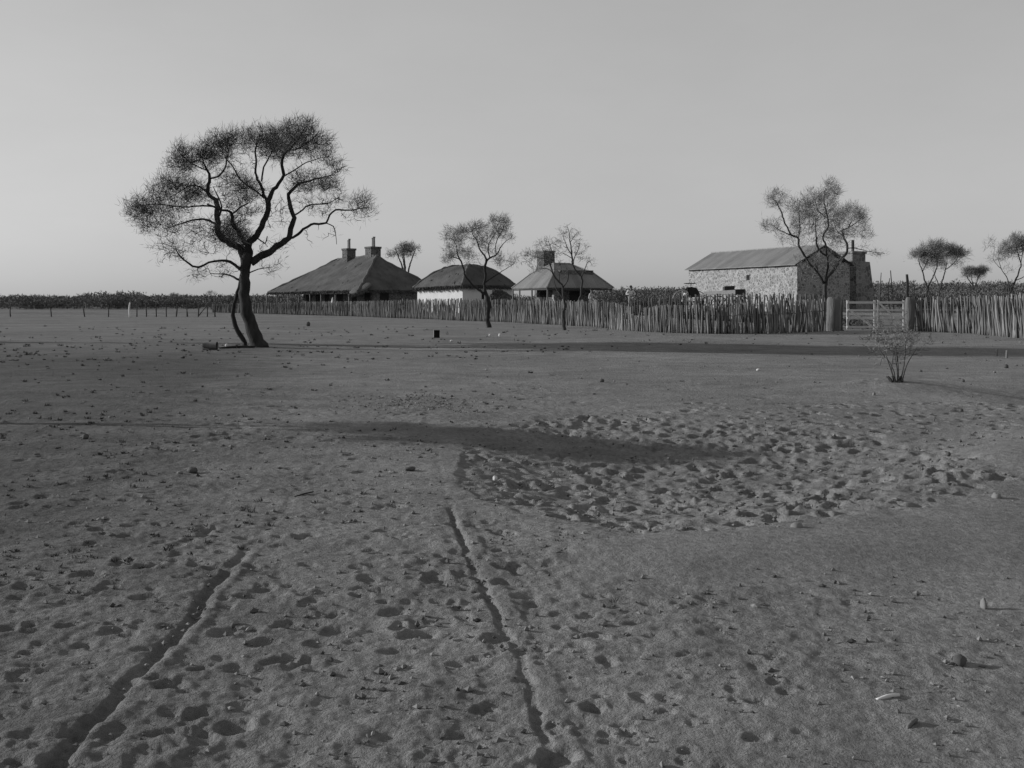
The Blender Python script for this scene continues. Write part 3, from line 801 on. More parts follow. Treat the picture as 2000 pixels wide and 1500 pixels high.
# --- scrub belt round the horizon
def scrub_belt():
    R = np.random.default_rng(51)
    mb = MB()

    def bush(x, y, h, w, n):
        b = gz(x, y) - 0.1
        k = R.integers(3, 6)
        cs = [np.array([x + R.normal() * w * 0.4, y + R.normal() * w * 0.4, b + h * R.uniform(0.35, 0.72)]) for _ in range(k)]
        c = np.array(cs)[R.integers(0, k, n)]
        v = R.normal(size=(n, 3)); v /= np.linalg.norm(v, axis=1)[:, None]
        P = c + v * (R.uniform(0, 1, n) ** 0.4)[:, None] * np.array([w * 0.5, w * 0.5, h * 0.34])
        P[:, 2] = np.maximum(P[:, 2], b)
        s = y / 130.0
        needles(mb, P, R.normal(size=(n, 3)) + np.array([0, 0, 0.5]), 0.36 * s, 0.10 * s, 0, np.clip(R.normal(0.5, 0.22, n), 0, 1), R)

    def belt(p0, p1, d0, d1, h0, h1, cnt, n=150):
        n = int(n * 3.0)
        for _ in range(cnt):
            px = R.uniform(p0, p1); d = R.uniform(d0, d1)
            bush((px - 1000) * d / FPX, d, R.uniform(h0, h1) * d / 170.0 + 0.3, R.uniform(2.2, 4.2) * d / 170, n)
    belt(-260, 180, 150, 240, 1.0, 2.0, 70)
    belt(180, 262, 150, 230, 1.5, 2.5, 34)
    belt(270, 470, 160, 250, 0.8, 1.9, 44)
    belt(440, 620, 150, 230, 1.3, 2.1, 50)
    belt(560, 1200, 190, 280, 1.4, 2.0, 80)
    belt(1185, 1360, 130, 220, 2.0, 2.8, 100)
    belt(1340, 1720, 160, 240, 2.6, 3.3, 70)
    belt(1690, 2330, 112, 190, 3.2, 3.9, 250, 180)
    belt(1690, 2330, 96, 115, 2.2, 3.0, 80, 180)
    belt(-700, 2700, 280, 520, 1.0, 1.7, 240, 130)
    belt(-2600, -260, 120, 260, 1.6, 2.6, 110, 90)
    belt(2330, 4600, 110, 260, 2.0, 3.6, 110, 90)
    o = mb.build('scrub', M_SCRUB)
    prop(o, 'dark belt of low mulga scrub along the whole horizon', 'scrub', kind='stuff')


scrub_belt()


def dark_bush(label, px, py_top, d, w, n, seed):
    R = np.random.default_rng(seed)
    x = (px - 1000) * d / FPX; b = gz(x, d); h = EYE + (HY - py_top) * d / FPX - b
    tm, cm = MB(), MB()
    for k in range(7):
        a = R.uniform(0, 2 * PI)
        e = np.array([math.cos(a) * w * 0.35, math.sin(a) * w * 0.35, h * R.uniform(0.6, 0.85)])
        tm.tube([(0, 0, -0.05), e * np.array([.4, .4, .5]), e], [0.03, 0.02, 0.008], k=5)
    c = np.array([(R.normal() * w * 0.22, R.normal() * w * 0.22, h * R.uniform(0.3, 0.68)) for _ in range(9)])[R.integers(0, 9, n)]
    v = R.normal(size=(n, 3)); v /= np.linalg.norm(v, axis=1)[:, None]
    P = c + v * (R.uniform(0, 1, n) ** 0.4)[:, None] * np.array([w * 0.3, w * 0.3, h * 0.3])
    P[:, 2] = np.maximum(P[:, 2], 0.05)
    needles(cm, P, v + R.normal(size=(n, 3)) * 0.5 + np.array([0, 0, 0.4]), 0.16, 0.04, 0, np.clip(R.normal(0.5, 0.2, n), 0, 1), R)
    t = thing('bush', label, 'bush', (x, d, b))
    tm.build('stem', M_BARK, t); cm.build('foliage', M_SCRUB, t)


dark_bush('dark rounded bush inside the yard, right of the man in the hat', 1272, 580, 68, 3.4, 1800, 61)
dark_bush('low dark bush against the shaded gable of the stone barn', 1583, 574, 66, 1.6, 900, 62)
dark_bush('dark low bush seen through the left leaf of the gate', 1668, 616, 55, 2.2, 900, 63)


# ------------------------------------------------------------------ stake fences
def stake(mb, base, h, r, R, lean=0.05, shade=None, m=0, tilt=0.0):
    n = 7
    t = np.linspace(0, 1, n)
    ln = R.normal(size=2) * lean + np.array([tilt, 0]); bw = R.normal(size=2) * 0.024 * h
    ph = R.uniform(0, 2 * PI)
    P = np.stack([base[0] + ln[0] * t * h + bw[0] * np.sin(t * PI * R.uniform(.8, 1.6) + ph), base[1] + ln[1] * t * h + bw[1] * np.sin(t * PI * 1.2 + ph),
                  base[2] - 0.06 + t * (h + 0.06)], -1)
    rr = r * (1.06 - 0.30 * t) * (1 + 0.10 * R.normal(size=n))
    mb.tube(P, rr, k=6, shade=R.uniform(0.1, 1) if shade is None else shade, m=m)


def stake_fence(name, label, line, tops, gap, R, mat, rmin, rmax, group=None, jag=0.10, lean=0.04, flat_z=True, nparts=100, rail=True, skip=None, tilt=-0.03):
    """line: (px, bottom py or None, depth), tops: (px, top py)"""
    lp = np.array([l[0] for l in line], float); ld = np.array([l[1] for l in line], float)
    xs = (lp - 1000) * ld / FPX
    seg = np.concatenate([[0], np.cumsum(np.hypot(np.diff(xs), np.diff(ld)))])
    s = 0.0; out = []
    while s < seg[-1]:
        x = np.interp(s, seg, xs); y = np.interp(s, seg, ld)
        px = 1000 + x * FPX / y
        tp = np.interp(px, [t[0] for t in tops], [t[1] for t in tops])
        b = gz(x, y)
        h = EYE + (HY - tp) * y / FPX - b
        out.append((x, y, b, max(0.5, h * (1 + jag * R.normal() * 0.55 - 0.02))))
        s += gap * R.uniform(0.72, 1.35)
    mid = np.mean([(o[0], o[1], o[2]) for o in out], axis=0)
    t = thing(name, label, 'fence', mid, 0, group)
    dist = np.array([math.hypot(o[0], o[1]) + (1000 if abs(o[0] / o[1]) > 0.485 else 0) for o in out])
    near = set(np.argsort(dist)[:nparts].tolist())
    rest = MB()
    for i, o in enumerate(out):
        p = (o[0] - mid[0] + R.normal() * 0.02, o[1] - mid[1] + R.normal() * 0.02, o[2] - mid[2])
        h = o[3]
        if skip and R.uniform() < skip(1000 + o[0] * FPX / o[1]): h *= R.uniform(0.35, 0.8)
        if i in near:
            mb = MB(); stake(mb, p, h, R.uniform(rmin, rmax), R, lean, tilt=tilt); mb.build('stake', mat, t, smooth=True)
        else:
            stake(rest, p, h, R.uniform(rmin, rmax), R, lean, tilt=tilt)
        if R.uniform() < 0.85:     # extra stakes added behind the row, toned dark to deepen the shade in gaps
            stake(rest, (p[0] + R.uniform(.03, .09), p[1] + R.uniform(0.09, 0.16), p[2]), h * R.uniform(0.7, 1.0), R.uniform(rmin, rmax), R, lean * 1.5, shade=R.uniform(0, 0.3), tilt=tilt)
    if rest.n:
        o = rest.build('stakes', mat, t, smooth=True); o['kind'] = 'stuff'
    if rail:
        # a pole rail and a twist of wire run behind the stakes
        a = MB(); st = max(1, len(out) // 60)
        P = np.array([(o[0] - mid[0] + 0.05, o[1] - mid[1] + 0.10, o[2] - mid[2] + min(1.0, o[3] * 0.62)) for o in out[::st]])
        if len(P) > 2:
            a.tube(P, 0.02, k=5); a.build('rail', M_POST, t)
    return t


front_line = [(415, 112), (500, 109), (700, 101), (800, 91), (900, 80), (1000, 72), (1100, 63.5), (1190, 54.8), (1240, 49.5), (1300, 46.4), (1400, 45.2), (1500, 46.3), (1613, 49.6)]
front_tops = [(415, 594), (500, 591), (700, 588.5), (800, 585), (900, 583), (1000, 585), (1100, 586.5), (1190, 588), (1235, 598), (1270, 599), (1285, 596), (1400, 593), (1480, 590), (1560, 584), (1613, 583)]
Rf = np.random.default_rng(71)
stake_fence('stake_fence', 'long fence of crooked upright stakes running from the homestead to the big gatepost', front_line, front_tops, 0.112, Rf, M_STAKE, 0.026, 0.046,
            jag=0.06, lean=0.035, skip=lambda px: 0.45 if 1195 < px < 1278 else 0.05)
stake_fence('stake_fence', 'stake fence to the right of the gate, running out of the picture', [(1789, 49.2), (1900, 46.3), (2000, 40), (2130, 34)],
            [(1789, 580), (1900, 577.5), (2000, 575), (2130, 568)], 0.115, Rf, M_STAKE, 0.026, 0.042, jag=0.05, lean=0.035, tilt=-0.06)
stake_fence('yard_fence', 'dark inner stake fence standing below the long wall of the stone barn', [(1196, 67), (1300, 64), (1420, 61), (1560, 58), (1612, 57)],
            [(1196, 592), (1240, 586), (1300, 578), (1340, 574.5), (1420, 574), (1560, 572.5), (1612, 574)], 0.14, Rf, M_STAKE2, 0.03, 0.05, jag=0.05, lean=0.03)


# --- wire fence on the far left
def wire_fence():
    R = np.random.default_rng(81)
    pxs = [-60, 20, 100, 165, 212, 267, 285, 305, 325, 345, 366, 388, 405, 420]
    d = 100.0
    t = thing('wire_fence', 'post and wire fence across the far left flat, meeting the stake fence', 'fence', ((300 - 1000) * d / FPX, d, 0))
    ox = t.location.x; tops = []
    for p in pxs:
        x = (p - 1000) * d / FPX; b = gz(x, d); h = R.uniform(1.05, 1.25)
        mb = MB(); stake(mb, (x - ox, 0, b), h, R.uniform(0.05, 0.075), R, 0.03, shade=R.uniform(0, 0.6))
        mb.build('post', M_STAKE2, t, smooth=True); tops.append((x - ox, -0.06, b))
    mb = MB(); x = (402 - 1000) * d / FPX - ox
    mb.tube([(x - 0.75, 0.0, 0), (x + 0.1, 0.05, 1.1)], [0.05, 0.04], k=6); mb.build('brace', M_STAKE2, t)
    for h in (0.35, 0.65, 0.95):
        mb = MB(); mb.tube([(a, b, c + h) for a, b, c in tops], 0.008, k=4); mb.build('wire', M_WIRE, t)


wire_fence()


def lone_post(label, px, d, h, r, mat, seed, lean=0.04, name='post', group=None, lx=0.0):
    R = np.random.default_rng(seed); x = (px - 1000) * d / FPX
    mb = MB(); stake(mb, (0, 0, 0), h, r, R, lean, shade=0.7)
    if lx: mb.V[0][:, 0] += lx * mb.V[0][:, 2]
    o = mb.build(name, mat, None, smooth=True); o.location = (x, d, gz(x, d))
    prop(o, label, 'post', group)


lone_post('tall pale bleached post standing out before the wire fence on the far left', 253, 98, 1.35, 0.09, M_RAIL, 91)
lone_post('bent dead pole with a thick broken top, just left of the right gatepost', 1776, 66, 2.5, 0.09, M_BARK, 92)
lone_post('tallest thin pole behind the gate, beside the barn chimney', 1719, 62, 2.7, 0.03, M_STAKE2, 93, 0.01)
lone_post('shorter thin pole behind the gate, nearest the barn chimney', 1714, 66, 2.1, 0.03, M_STAKE2, 94, 0.02)
lone_post('short straight pole behind the gate, left of the leaning pole', 1738, 70, 2.2, 0.035, M_STAKE2, 95, 0.02)
lone_post('leaning tapered pole behind the middle of the gate', 1746, 70, 2.7, 0.035, M_STAKE2, 96, 0.01, lx=-0.06)
lone_post('thin pole behind the right gatepost', 1786, 70, 2.1, 0.03, M_STAKE2, 97, 0.02)
lone_post('pale leaning stake stub at the right edge, left of the dark stump', 1948, 26.5, 0.16, 0.025, M_POST, 98, 0.2)
lone_post('pale stake stub at the right edge, directly below the dark stump', 1966, 25.5, 0.18, 0.03, M_POST, 99, 0.2)

# ------------------------------------------------------------------ gate


def gate_post(label, px, d, h, r, mat, seed):
    R = np.random.default_rng(seed); x = (px - 1000) * d / FPX
    mb = MB()
    k = 14; zs = np.array([-0.1, 0.0, 0.2, 0.5, 0.9, 1.25, h - 0.06, h]); rr = r * np.array([1.08, 1.07, 1.03, 1.0, 0.99, 0.97, 0.96, 0.84])
    mb.tube(np.stack([0.012 * np.sin(zs * 3), 0.01 * np.cos(zs * 4), zs], -1), rr, k=k, shade=0.6)
    v = mb.V[0]; a = np.arctan2(v[:, 1], v[:, 0]); f = 1 + 0.06 * np.sin(2 * a + 1 + v[:, 2]) + 0.03 * np.sin(5 * a + 2 * v[:, 2]) + 0.04 * R.normal(size=len(v))
    v[:, 0] *= f; v[:, 1] *= f
    top = v[:, 2] > h - 0.1; v[top, 2] += 0.05 * np.sin(2.0 * a[top] + 0.7) + 0.015 * R.normal(size=int(top.sum()))
    v[:, 0] += 0.03 * v[:, 2]
    o = mb.build('gate_post', mat, None, smooth=True); o.location = (x, d, gz(x, d)); prop(o, label, 'post')


M_BIGPOST = simple('old_log_post', 0.07, 0.16, 5, bscale=18, bdist=0.05, stretch=(1, 1, 0.15))
gate_post('massive rounded log gatepost at the left side of the gate, ending the long stake fence', 1627.5, 50.0, 1.53, 0.31, M_BIGPOST, 1)
gate_post('thick round gatepost at the right side of the gate', 1776, 49.0, 1.52, 0.20, M_BIGPOST, 2)


def gate_leaf(label, pxa, da, pxb, db, brace, seed):
    R = np.random.default_rng(seed)
    A = np.array([(pxa - 1000) * da / FPX, da]); B = np.array([(pxb - 1000) * db / FPX, db])
    L = float(np.linalg.norm(B - A)); rz = math.atan2(B[1] - A[1], B[0] - A[0]); b = gz(*A)
    t = thing('gate', label, 'gate', (A[0], A[1], b), rz, 'leaves of the double gate')
    mz = lambda py: EYE + (HY - py) * da / FPX - b
    for py in (590.8, 606, 621.5, 638.5):
        z = mz(py); mb = MB(); hh = 0.055 if py < 600 else 0.045
        sag = R.normal() * 0.008
        v = lambda q: q
        mb.box(0.02, L - 0.02, -0.02, 0.02, z - hh, z + hh, shade=R.uniform(0.3, 0.9))
        mb.build('rail', M_RAIL, t)
    for x in (0.0, L - 0.09):
        mb = MB(); mb.box(x, x + 0.09, 0.022, 0.075, mz(643), mz(586.5), shade=0.4); mb.build('stile', M_RAIL, t)
    (x0, p0), (x1, p1) = brace
    mb = MB(); P0 = np.array([x0 * L, -0.045, mz(p0)]); P1 = np.array([x1 * L, -0.045, mz(p1)])
    dr = (P1 - P0) / np.linalg.norm(P1 - P0); nn = np.array([-dr[2], 0, dr[0]]) * 0.042
    v = [P0 - nn, P0 + nn, P1 + nn, P1 - nn]; v = np.array(v + [q + np.array([0, 0.022, 0]) for q in v])
    mb.add(v, [(0, 1, 2, 3), (7, 6, 5, 4), (0, 4, 5, 1), (1, 5, 6, 2), (2, 6, 7, 3), (3, 7, 4, 0)], shade=0.6)
    mb.build('brace', M_RAIL, t)


gate_leaf('left leaf of the pale rail gate, its brace falling to the middle', 1654, 50.65, 1711, 50.55, ((0.06, 604), (0.92, 640)), 3)
gate_leaf('right leaf of the pale rail gate, hung on the right gatepost', 1714, 50.55, 1768, 50.5, ((0.05, 592), (0.86, 632)), 4)
lone_post('thin dark post standing beside the massive left gatepost', 1644, 50.4, 1.45, 0.06, M_DARKWOOD, 5, 0.01)


# ------------------------------------------------------------------ buildings
def patch(a, b, c, d, nu, nv, prof=lambda v: v, amp=0.0, seed=0, freq=1.0):
    """grid from the lower edge a-b to the upper edge d-c"""
    a, b, c, d = [np.asarray(q, float) for q in (a, b, c, d)]
    u = np.linspace(0, 1, nu + 1)[None, :, None]; v = np.linspace(0, 1, nv + 1)[:, None, None]
    lo = a + (b - a) * u; hi = d + (c - d) * u
    P = lo + (hi - lo) * v
    P[..., 2] = (lo[..., 2] + (hi[..., 2] - lo[..., 2]) * prof(v)[..., 0])
    if amp:
        P[..., 2] += amp * (gnoise(P[..., 0] * freq, P[..., 1] * freq, seed) + 0.5 * gnoise(P[..., 0] * freq * 2.7, P[..., 1] * freq * 2.7, seed + 1))
    i = np.arange(nv)[:, None] * (nu + 1); j = np.arange(nu)[None, :]
    q = np.stack([i + j, i + j + 1, i + nu + 2 + j, i + nu + 1 + j], -1).reshape(-1, 4)
    return P, q


def thatch_roof(corners, ridge, thick, prof, amp, parent, R, straws, name='roof', skip_sides=()):
    """corners N, R, B, L (eave, counter-clockwise from the near corner), ridge (end over N-R side, end over B-L side)"""
    Nn, Rr, Bb, Ll = [np.array(c, float) for c in corners]
    r0, r1 = [np.array(c, float) for c in ridge]
    mb = MB()
    sides = [(Nn, Rr, r0, r0), (Rr, Bb, r1, r0), (Bb, Ll, r1, r1), (Ll, Nn, r0, r1)]
    dz = np.array([0, 0, -thick])
    for si, (a, b, c, d) in enumerate(sides):
        P, q = patch(a, b, c, d, 46, 22, prof, amp, 7, 0.8)
        sh = np.clip(0.5 + 0.8 * gnoise(P[..., 0] * 0.5 + P[..., 2] * .5, P[..., 1] * 0.5, 23).ravel(), 0, 1)
        mb.add(P.reshape(-1, 3), q, m=0, shade=sh)
        # thick eave edge and the underside
        e = P[0]; inn = (r0 + r1) / 2 - e; inn[:, 2] = 0; inn /= np.linalg.norm(inn, axis=1)[:, None]
        e2 = e + dz + inn * 0.12 + np.stack([np.zeros(47), np.zeros(47), 0.10 * gnoise(np.arange(47) * 0.8, np.full(47, si * 3.1), 6)], -1)
        k = len(e); vv = np.vstack([e, e2]); qq = np.array([(j, j + k, j + k + 1, j + 1) for j in range(k - 1)])
        mb.add(vv, qq, m=0, shade=0.35)
        P2 = P.copy(); P2[..., 2] -= thick; P2[0] = e2
        mb.add(P2.reshape(-1, 3), q[:, ::-1], m=0, shade=0.3)
        # loose straws on the slope and a ragged fringe at the eave
        n = straws // 40
        u = R.uniform(0, 1, n); v = R.uniform(0, 1, n) ** 1.4
        lo = a + (b - a) * u[:, None]; hi = d + (c - d) * u[:, None]
        S = lo + (hi - lo) * v[:, None]; S[:, 2] = lo[:, 2] + (hi[:, 2] - lo[:, 2]) * prof(v) + 0.05
        dn = lo - hi; dn /= np.linalg.norm(dn, axis=1)[:, None]
        needles(mb, S, dn + R.normal(size=(n, 3)) * 0.12, 0.55, 0.07, 1, R.uniform(0, 1, n), R)
        nf = straws
        u = R.uniform(0, 1, nf); lo = a + (b - a) * u[:, None]
        lo[:, 2] -= R.uniform(0, thick, nf)
        needles(mb, lo - dn[:1] * 0.1, dn[:1] + R.normal(size=(nf, 3)) * 0.25 + np.array([0, 0, -0.5]), 0.30, 0.06, 1, R.uniform(0, 1, nf), R)
    # rolled ridge and hips
    for a, b in ((r0, r1), (Nn, r0), (Rr, r0), (Ll, r1), (Bb, r1)):
        t = np.linspace(0, 1, 14)[:, None]; P = a + (b - a) * t
        P[:, 2] = a[2] + (b[2] - a[2]) * prof(t[:, 0])
        mb.tube(P + R.normal(size=P.shape) * 0.04 - np.array([0, 0, 0.07]), 0.15, k=10, m=0, shade=1.0)
    return mb.build(name, [M_THATCH, M_STRAW], parent, smooth=True)


def wall_ring(x0, x1, y0, y1, z0, z1, t=0.4):
    mb = MB()
    mb.box(x0, x1, y0, y0 + t, z0, z1); mb.box(x0, x1, y1 - t, y1, z0, z1)
    mb.box(x0, x0 + t, y0 + t, y1 - t, z0, z1); mb.box(x1 - t, x1, y0 + t, y1 - t, z0, z1)
    return mb


def place_building(name, label, pxN, dN, ang, zb):
    x = (pxN - 1000) * dN / FPX
    return thing(name, label, 'building', (x, dN, zb), ang)


def local(t, px, py, along_x=None, along_y=None):
    """local (x, y, z) where the sight line through (px, py) meets the local plane x=along_x or y=along_y"""
    a = t.rotation_euler[2]; ca, sa = math.cos(a), math.sin(a)
    lx, ly, lz = t.location
    k = (px - 1000) / FPX
    # world = (k d, d); local x = (wx-lx) ca + (wy-ly) sa ; y = -(wx-lx) sa + (wy-ly) ca
    if along_x is not None: d = (along_x + lx * ca + ly * sa) / (k * ca + sa)
    else: d = (along_y - lx * sa + ly * ca) / (-k * sa + ca)
    wx, wy = k * d, d
    return np.array([(wx - lx) * ca + (wy - ly) * sa, -(wx - lx) * sa + (wy - ly) * ca, EYE + (HY - py) * d / FPX - lz])


def chimney(parent, x, y, w, dpt, z0, z1, mat, pots=(), cap=0.07):
    mb = MB()
    nz = 8; zs = np.linspace(z0, z1, nz)
    mb.box(x - w / 2, x + w / 2, y - dpt / 2, y + dpt / 2, z0, z1 - 0.22)
    mb.box(x - w / 2 - cap, x + w / 2 + cap, y - dpt / 2 - cap, y + dpt / 2 + cap, z1 - 0.22, z1)
    o = mb.build('chimney', mat, parent)
    for px_, py_, r, h in pots:
        p = MB(); zz = np.array([z1 - 0.01, z1 + h * 0.1, z1 + h * 0.85, z1 + h * 0.86, z1 + h])
        p.tube(np.stack([np.full(5, x + px_), np.full(5, y + py_), zz], -1), np.array([1.1, 0.95, 0.85, 1.05, 1.1]) * r, k=10)
        p.build('chimney_pot', M_CLAY, o, smooth=False)
    return o


# ---- thatched homestead
def homestead():
    ang = math.radians(38.7)
    R = np.random.default_rng(101)
    t = place_building('homestead', 'long stone homestead with deep thatched hip roof, post verandah and two chimneys', 700, 115, ang, 0.40)
    Wd, Ln = 11.0, 21.8
    ze = EYE + (HY - 565.5) * 115 / FPX - 0.40
    zl = EYE + (HY - 570.5) * 132 / FPX - 0.40
    zr = 6.35
    r0 = (5.5, 5.3, zr); r1 = (5.5, 14.3, zr - 0.12)
    roof = thatch_roof([(0, 0, ze), (Wd, 0, ze), (Wd, Ln, ze), (0, Ln, zl)], [r0, r1], 0.22, lambda v: v ** 1.06, 0.09, t, R, 1100)
    # walls: verandah on the long west side and across the far end
    x0, y1 = 2.1, Ln - 5.4
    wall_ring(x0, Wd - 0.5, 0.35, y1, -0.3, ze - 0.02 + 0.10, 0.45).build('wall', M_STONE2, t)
    # doors and windows
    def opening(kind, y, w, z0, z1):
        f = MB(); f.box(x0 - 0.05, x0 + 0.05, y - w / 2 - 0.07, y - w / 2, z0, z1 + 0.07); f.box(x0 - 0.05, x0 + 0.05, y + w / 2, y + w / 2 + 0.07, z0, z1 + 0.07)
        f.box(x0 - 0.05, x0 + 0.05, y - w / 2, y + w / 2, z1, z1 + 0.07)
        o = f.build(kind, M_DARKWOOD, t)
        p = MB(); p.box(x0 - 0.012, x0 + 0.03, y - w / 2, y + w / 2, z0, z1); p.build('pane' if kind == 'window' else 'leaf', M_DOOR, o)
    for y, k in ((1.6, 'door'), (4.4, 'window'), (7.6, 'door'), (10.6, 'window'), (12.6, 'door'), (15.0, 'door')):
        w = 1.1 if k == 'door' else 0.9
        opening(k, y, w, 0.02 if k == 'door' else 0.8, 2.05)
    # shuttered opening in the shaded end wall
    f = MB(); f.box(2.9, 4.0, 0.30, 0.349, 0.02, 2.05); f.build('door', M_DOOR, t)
    # verandah posts on the west eave
    for px in (521, 541.5, 563, 583.5, 605.5, 627, 655, 681.5):
        p = local(t, px, 592, along_x=0.35)
        zt = ze + (zl - ze) * np.clip(p[1] / Ln, 0, 1) + 0.12
        mb = MB(); mb.tube([(0.35, p[1], -0.3), (0.37, p[1], 1.0), (0.35, p[1] + 0.02, zt - 0.25)], [0.085, 0.075, 0.07], k=8, shade=0.8)
        mb.build('verandah_post', M_POST, t, smooth=True)
    mb = MB(); mb.box(0.25, 0.45, 0.2, Ln - 0.3, min(ze, zl) - 0.34, min(ze, zl) - 0.22); mb.build('verandah_beam', M_DARKWOOD, t)
    # rounded thatch hood over the corner
    mb = MB(); n = 20
    u = np.linspace(0, 2 * PI, n)[None, :]; v = np.linspace(-0.25, PI / 2, 9)[:, None]
    P = np.stack([0.85 + 1.1 * np.cos(v) * np.cos(u), 1.0 + 1.5 * np.cos(v) * np.sin(u), ze + 0.16 + 0.36 * np.sin(v) + 0.52 * np.cos(v) * np.cos(u)], -1).reshape(-1, 3)
    P[:, 2] += 0.05 * gnoise(P[:, 0] * 2, P[:, 1] * 2, 8)
    q = np.array([(i * n + j, i * n + j + 1, (i + 1) * n + j + 1, (i + 1) * n + j) for i in range(8) for j in range(n - 1)])
    mb.add(P, q, shade=0.9)
    nf = 200; a = R.uniform(PI * 0.5, PI * 1.5, nf)
    needles(mb, np.stack([0.85 + 1.07 * np.cos(a), 1.0 + 1.46 * np.sin(a), ze + 0.08 + 0.52 * np.cos(a)], -1), np.array([-0.5, 0, -0.9]) + R.normal(size=(nf, 3)) * 0.25, 0.4, 0.06, 1, R.uniform(0.3, 1, nf), R)
    mb.build('porch_hood', [M_THATCH, M_STRAW], t, smooth=True)
    # chimneys
    c1 = local(t, 728.5, 482, along_x=5.9); c2 = local(t, 681.5, 485.5, along_x=5.3)
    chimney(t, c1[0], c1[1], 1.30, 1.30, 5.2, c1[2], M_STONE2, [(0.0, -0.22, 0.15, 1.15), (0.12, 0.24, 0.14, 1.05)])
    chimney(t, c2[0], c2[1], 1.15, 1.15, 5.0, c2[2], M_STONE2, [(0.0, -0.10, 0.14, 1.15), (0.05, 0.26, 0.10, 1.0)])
    # pale canvas bag hanging in the verandah shade
    p = local(t, 650, 588, along_x=1.0)
    mb = MB(); zz = np.array([0.6, 0.62, 0.85, 1.2, 1.5, 1.62]); mb.tube(np.stack([np.zeros(6), np.zeros(6), zz], -1), [0.05, 0.15, 0.17, 0.14, 0.08, 0.02], k=10)
    ca, sa = math.cos(ang), math.sin(ang)
    o = mb.build('canvas_bag', M_CANVAS, None, smooth=True)
    o.location = (t.location.x + p[0] * ca - p[1] * sa, t.location.y + p[0] * sa + p[1] * ca, 0.40)
    prop(o, 'white upright canvas bag standing in the shade of the homestead verandah', 'bag')
    return t


homestead()


# ---- whitewashed hut
def hut():
    ang = math.radians(45)
    R = np.random.default_rng(111)
    zb = 0.15
    t = place_building('thatched_hut', 'square whitewashed hut with rounded thatched roof between homestead and iron roofed cottage', 903.5, 98, ang, zb)
    S = 6.4
    ze = EYE + (HY - 556) * 98 / FPX - zb
    zl = EYE + (HY - 561.5) * 102.5 / FPX - zb
    zrr = EYE + (HY - 557.5) * 102.5 / FPX - zb
    o = 0.30
    prof = lambda v: 1 - (1 - v) ** 1.85
    thatch_roof([(-o, -o, ze), (S + o, -o, zrr), (S + o, S + o, ze), (-o, S + o, zl)], [(S * 0.52, S * 0.40, 4.95 - zb), (S * 0.50, S * 0.62, 4.9 - zb)], 0.30, prof, 0.07, t, R, 600)
    wall_ring(0, S, 0, S, -0.4, ze + 0.12, 0.4).build('wall', M_LIME, t)
    # dark door on the shaded side and thatch patch of lean-to beside it
    mb = MB(); mb.box(2.4, 3.4, -0.05, -0.002, 0.0, 2.0); mb.build('door', M_DOOR, t)
    return t


hut()


def lean_to():
    """low dark thatched lean-to in front of the hut's shaded wall"""
    R = np.random.default_rng(112); d = 94.0
    a = W(962, 565, d); 
    t = thing('thatched_shelter', 'low dark thatched shelter leaning against the shaded side of the whitewashed hut', 'shelter', (a[0], d, 0.1))
    mb = MB()
    top = [(-0.1, 0.4, a[2]), (0.9, 0.7, a[2] - 0.1)]
    A = np.array([-0.5, 0.0, 1.25]); B = np.array([2.5, -0.4, 1.25]); Cc = np.array([0.9, 1.5, 2.35]); D = np.array([0.0, 1.4, 2.42])
    P, q = patch(A, B, Cc, D, 16, 10, lambda v: v ** 0.9, 0.08, 5, 1.2)
    mb.add(P.reshape(-1, 3), q, shade=0.3)
    P2 = P.copy(); P2[..., 2] -= 0.2; mb.add(P2.reshape(-1, 3), q[:, ::-1], shade=0.2)
    n = 500; u = R.uniform(0, 1, n)[:, None]; v = R.uniform(0, 1, n)[:, None]
    S = (A + (B - A) * u) * (1 - v) + (D + (Cc - D) * u) * v + np.array([0, 0, 0.06])
    needles(mb, S, np.array([0.2, -0.8, -0.6]) + R.normal(size=(n, 3)) * 0.2, 0.4, 0.06, 1, R.uniform(0, 0.6, n), R)
    mb.build('roof', [M_THATCH, M_STRAW], t, smooth=True)
    for x, y, h in ((-0.4, 0.1, 1.15), (2.3, -0.2, 1.1), (0.05, 1.3, 2.2), (0.85, 1.4, 2.15)):
        m2 = MB(); m2.tube([(x, y, -0.2), (x, y, h)], [0.06, 0.05], k=6); m2.build('post', M_DARKWOOD, t)
    # bundle of pale bark leaning by the shelter
    m3 = MB(); m3.box(-0.75, -0.05, 0.85, 0.95, 1.3, 2.35); m3.build('end_panel', M_LIME, t)


lean_to()


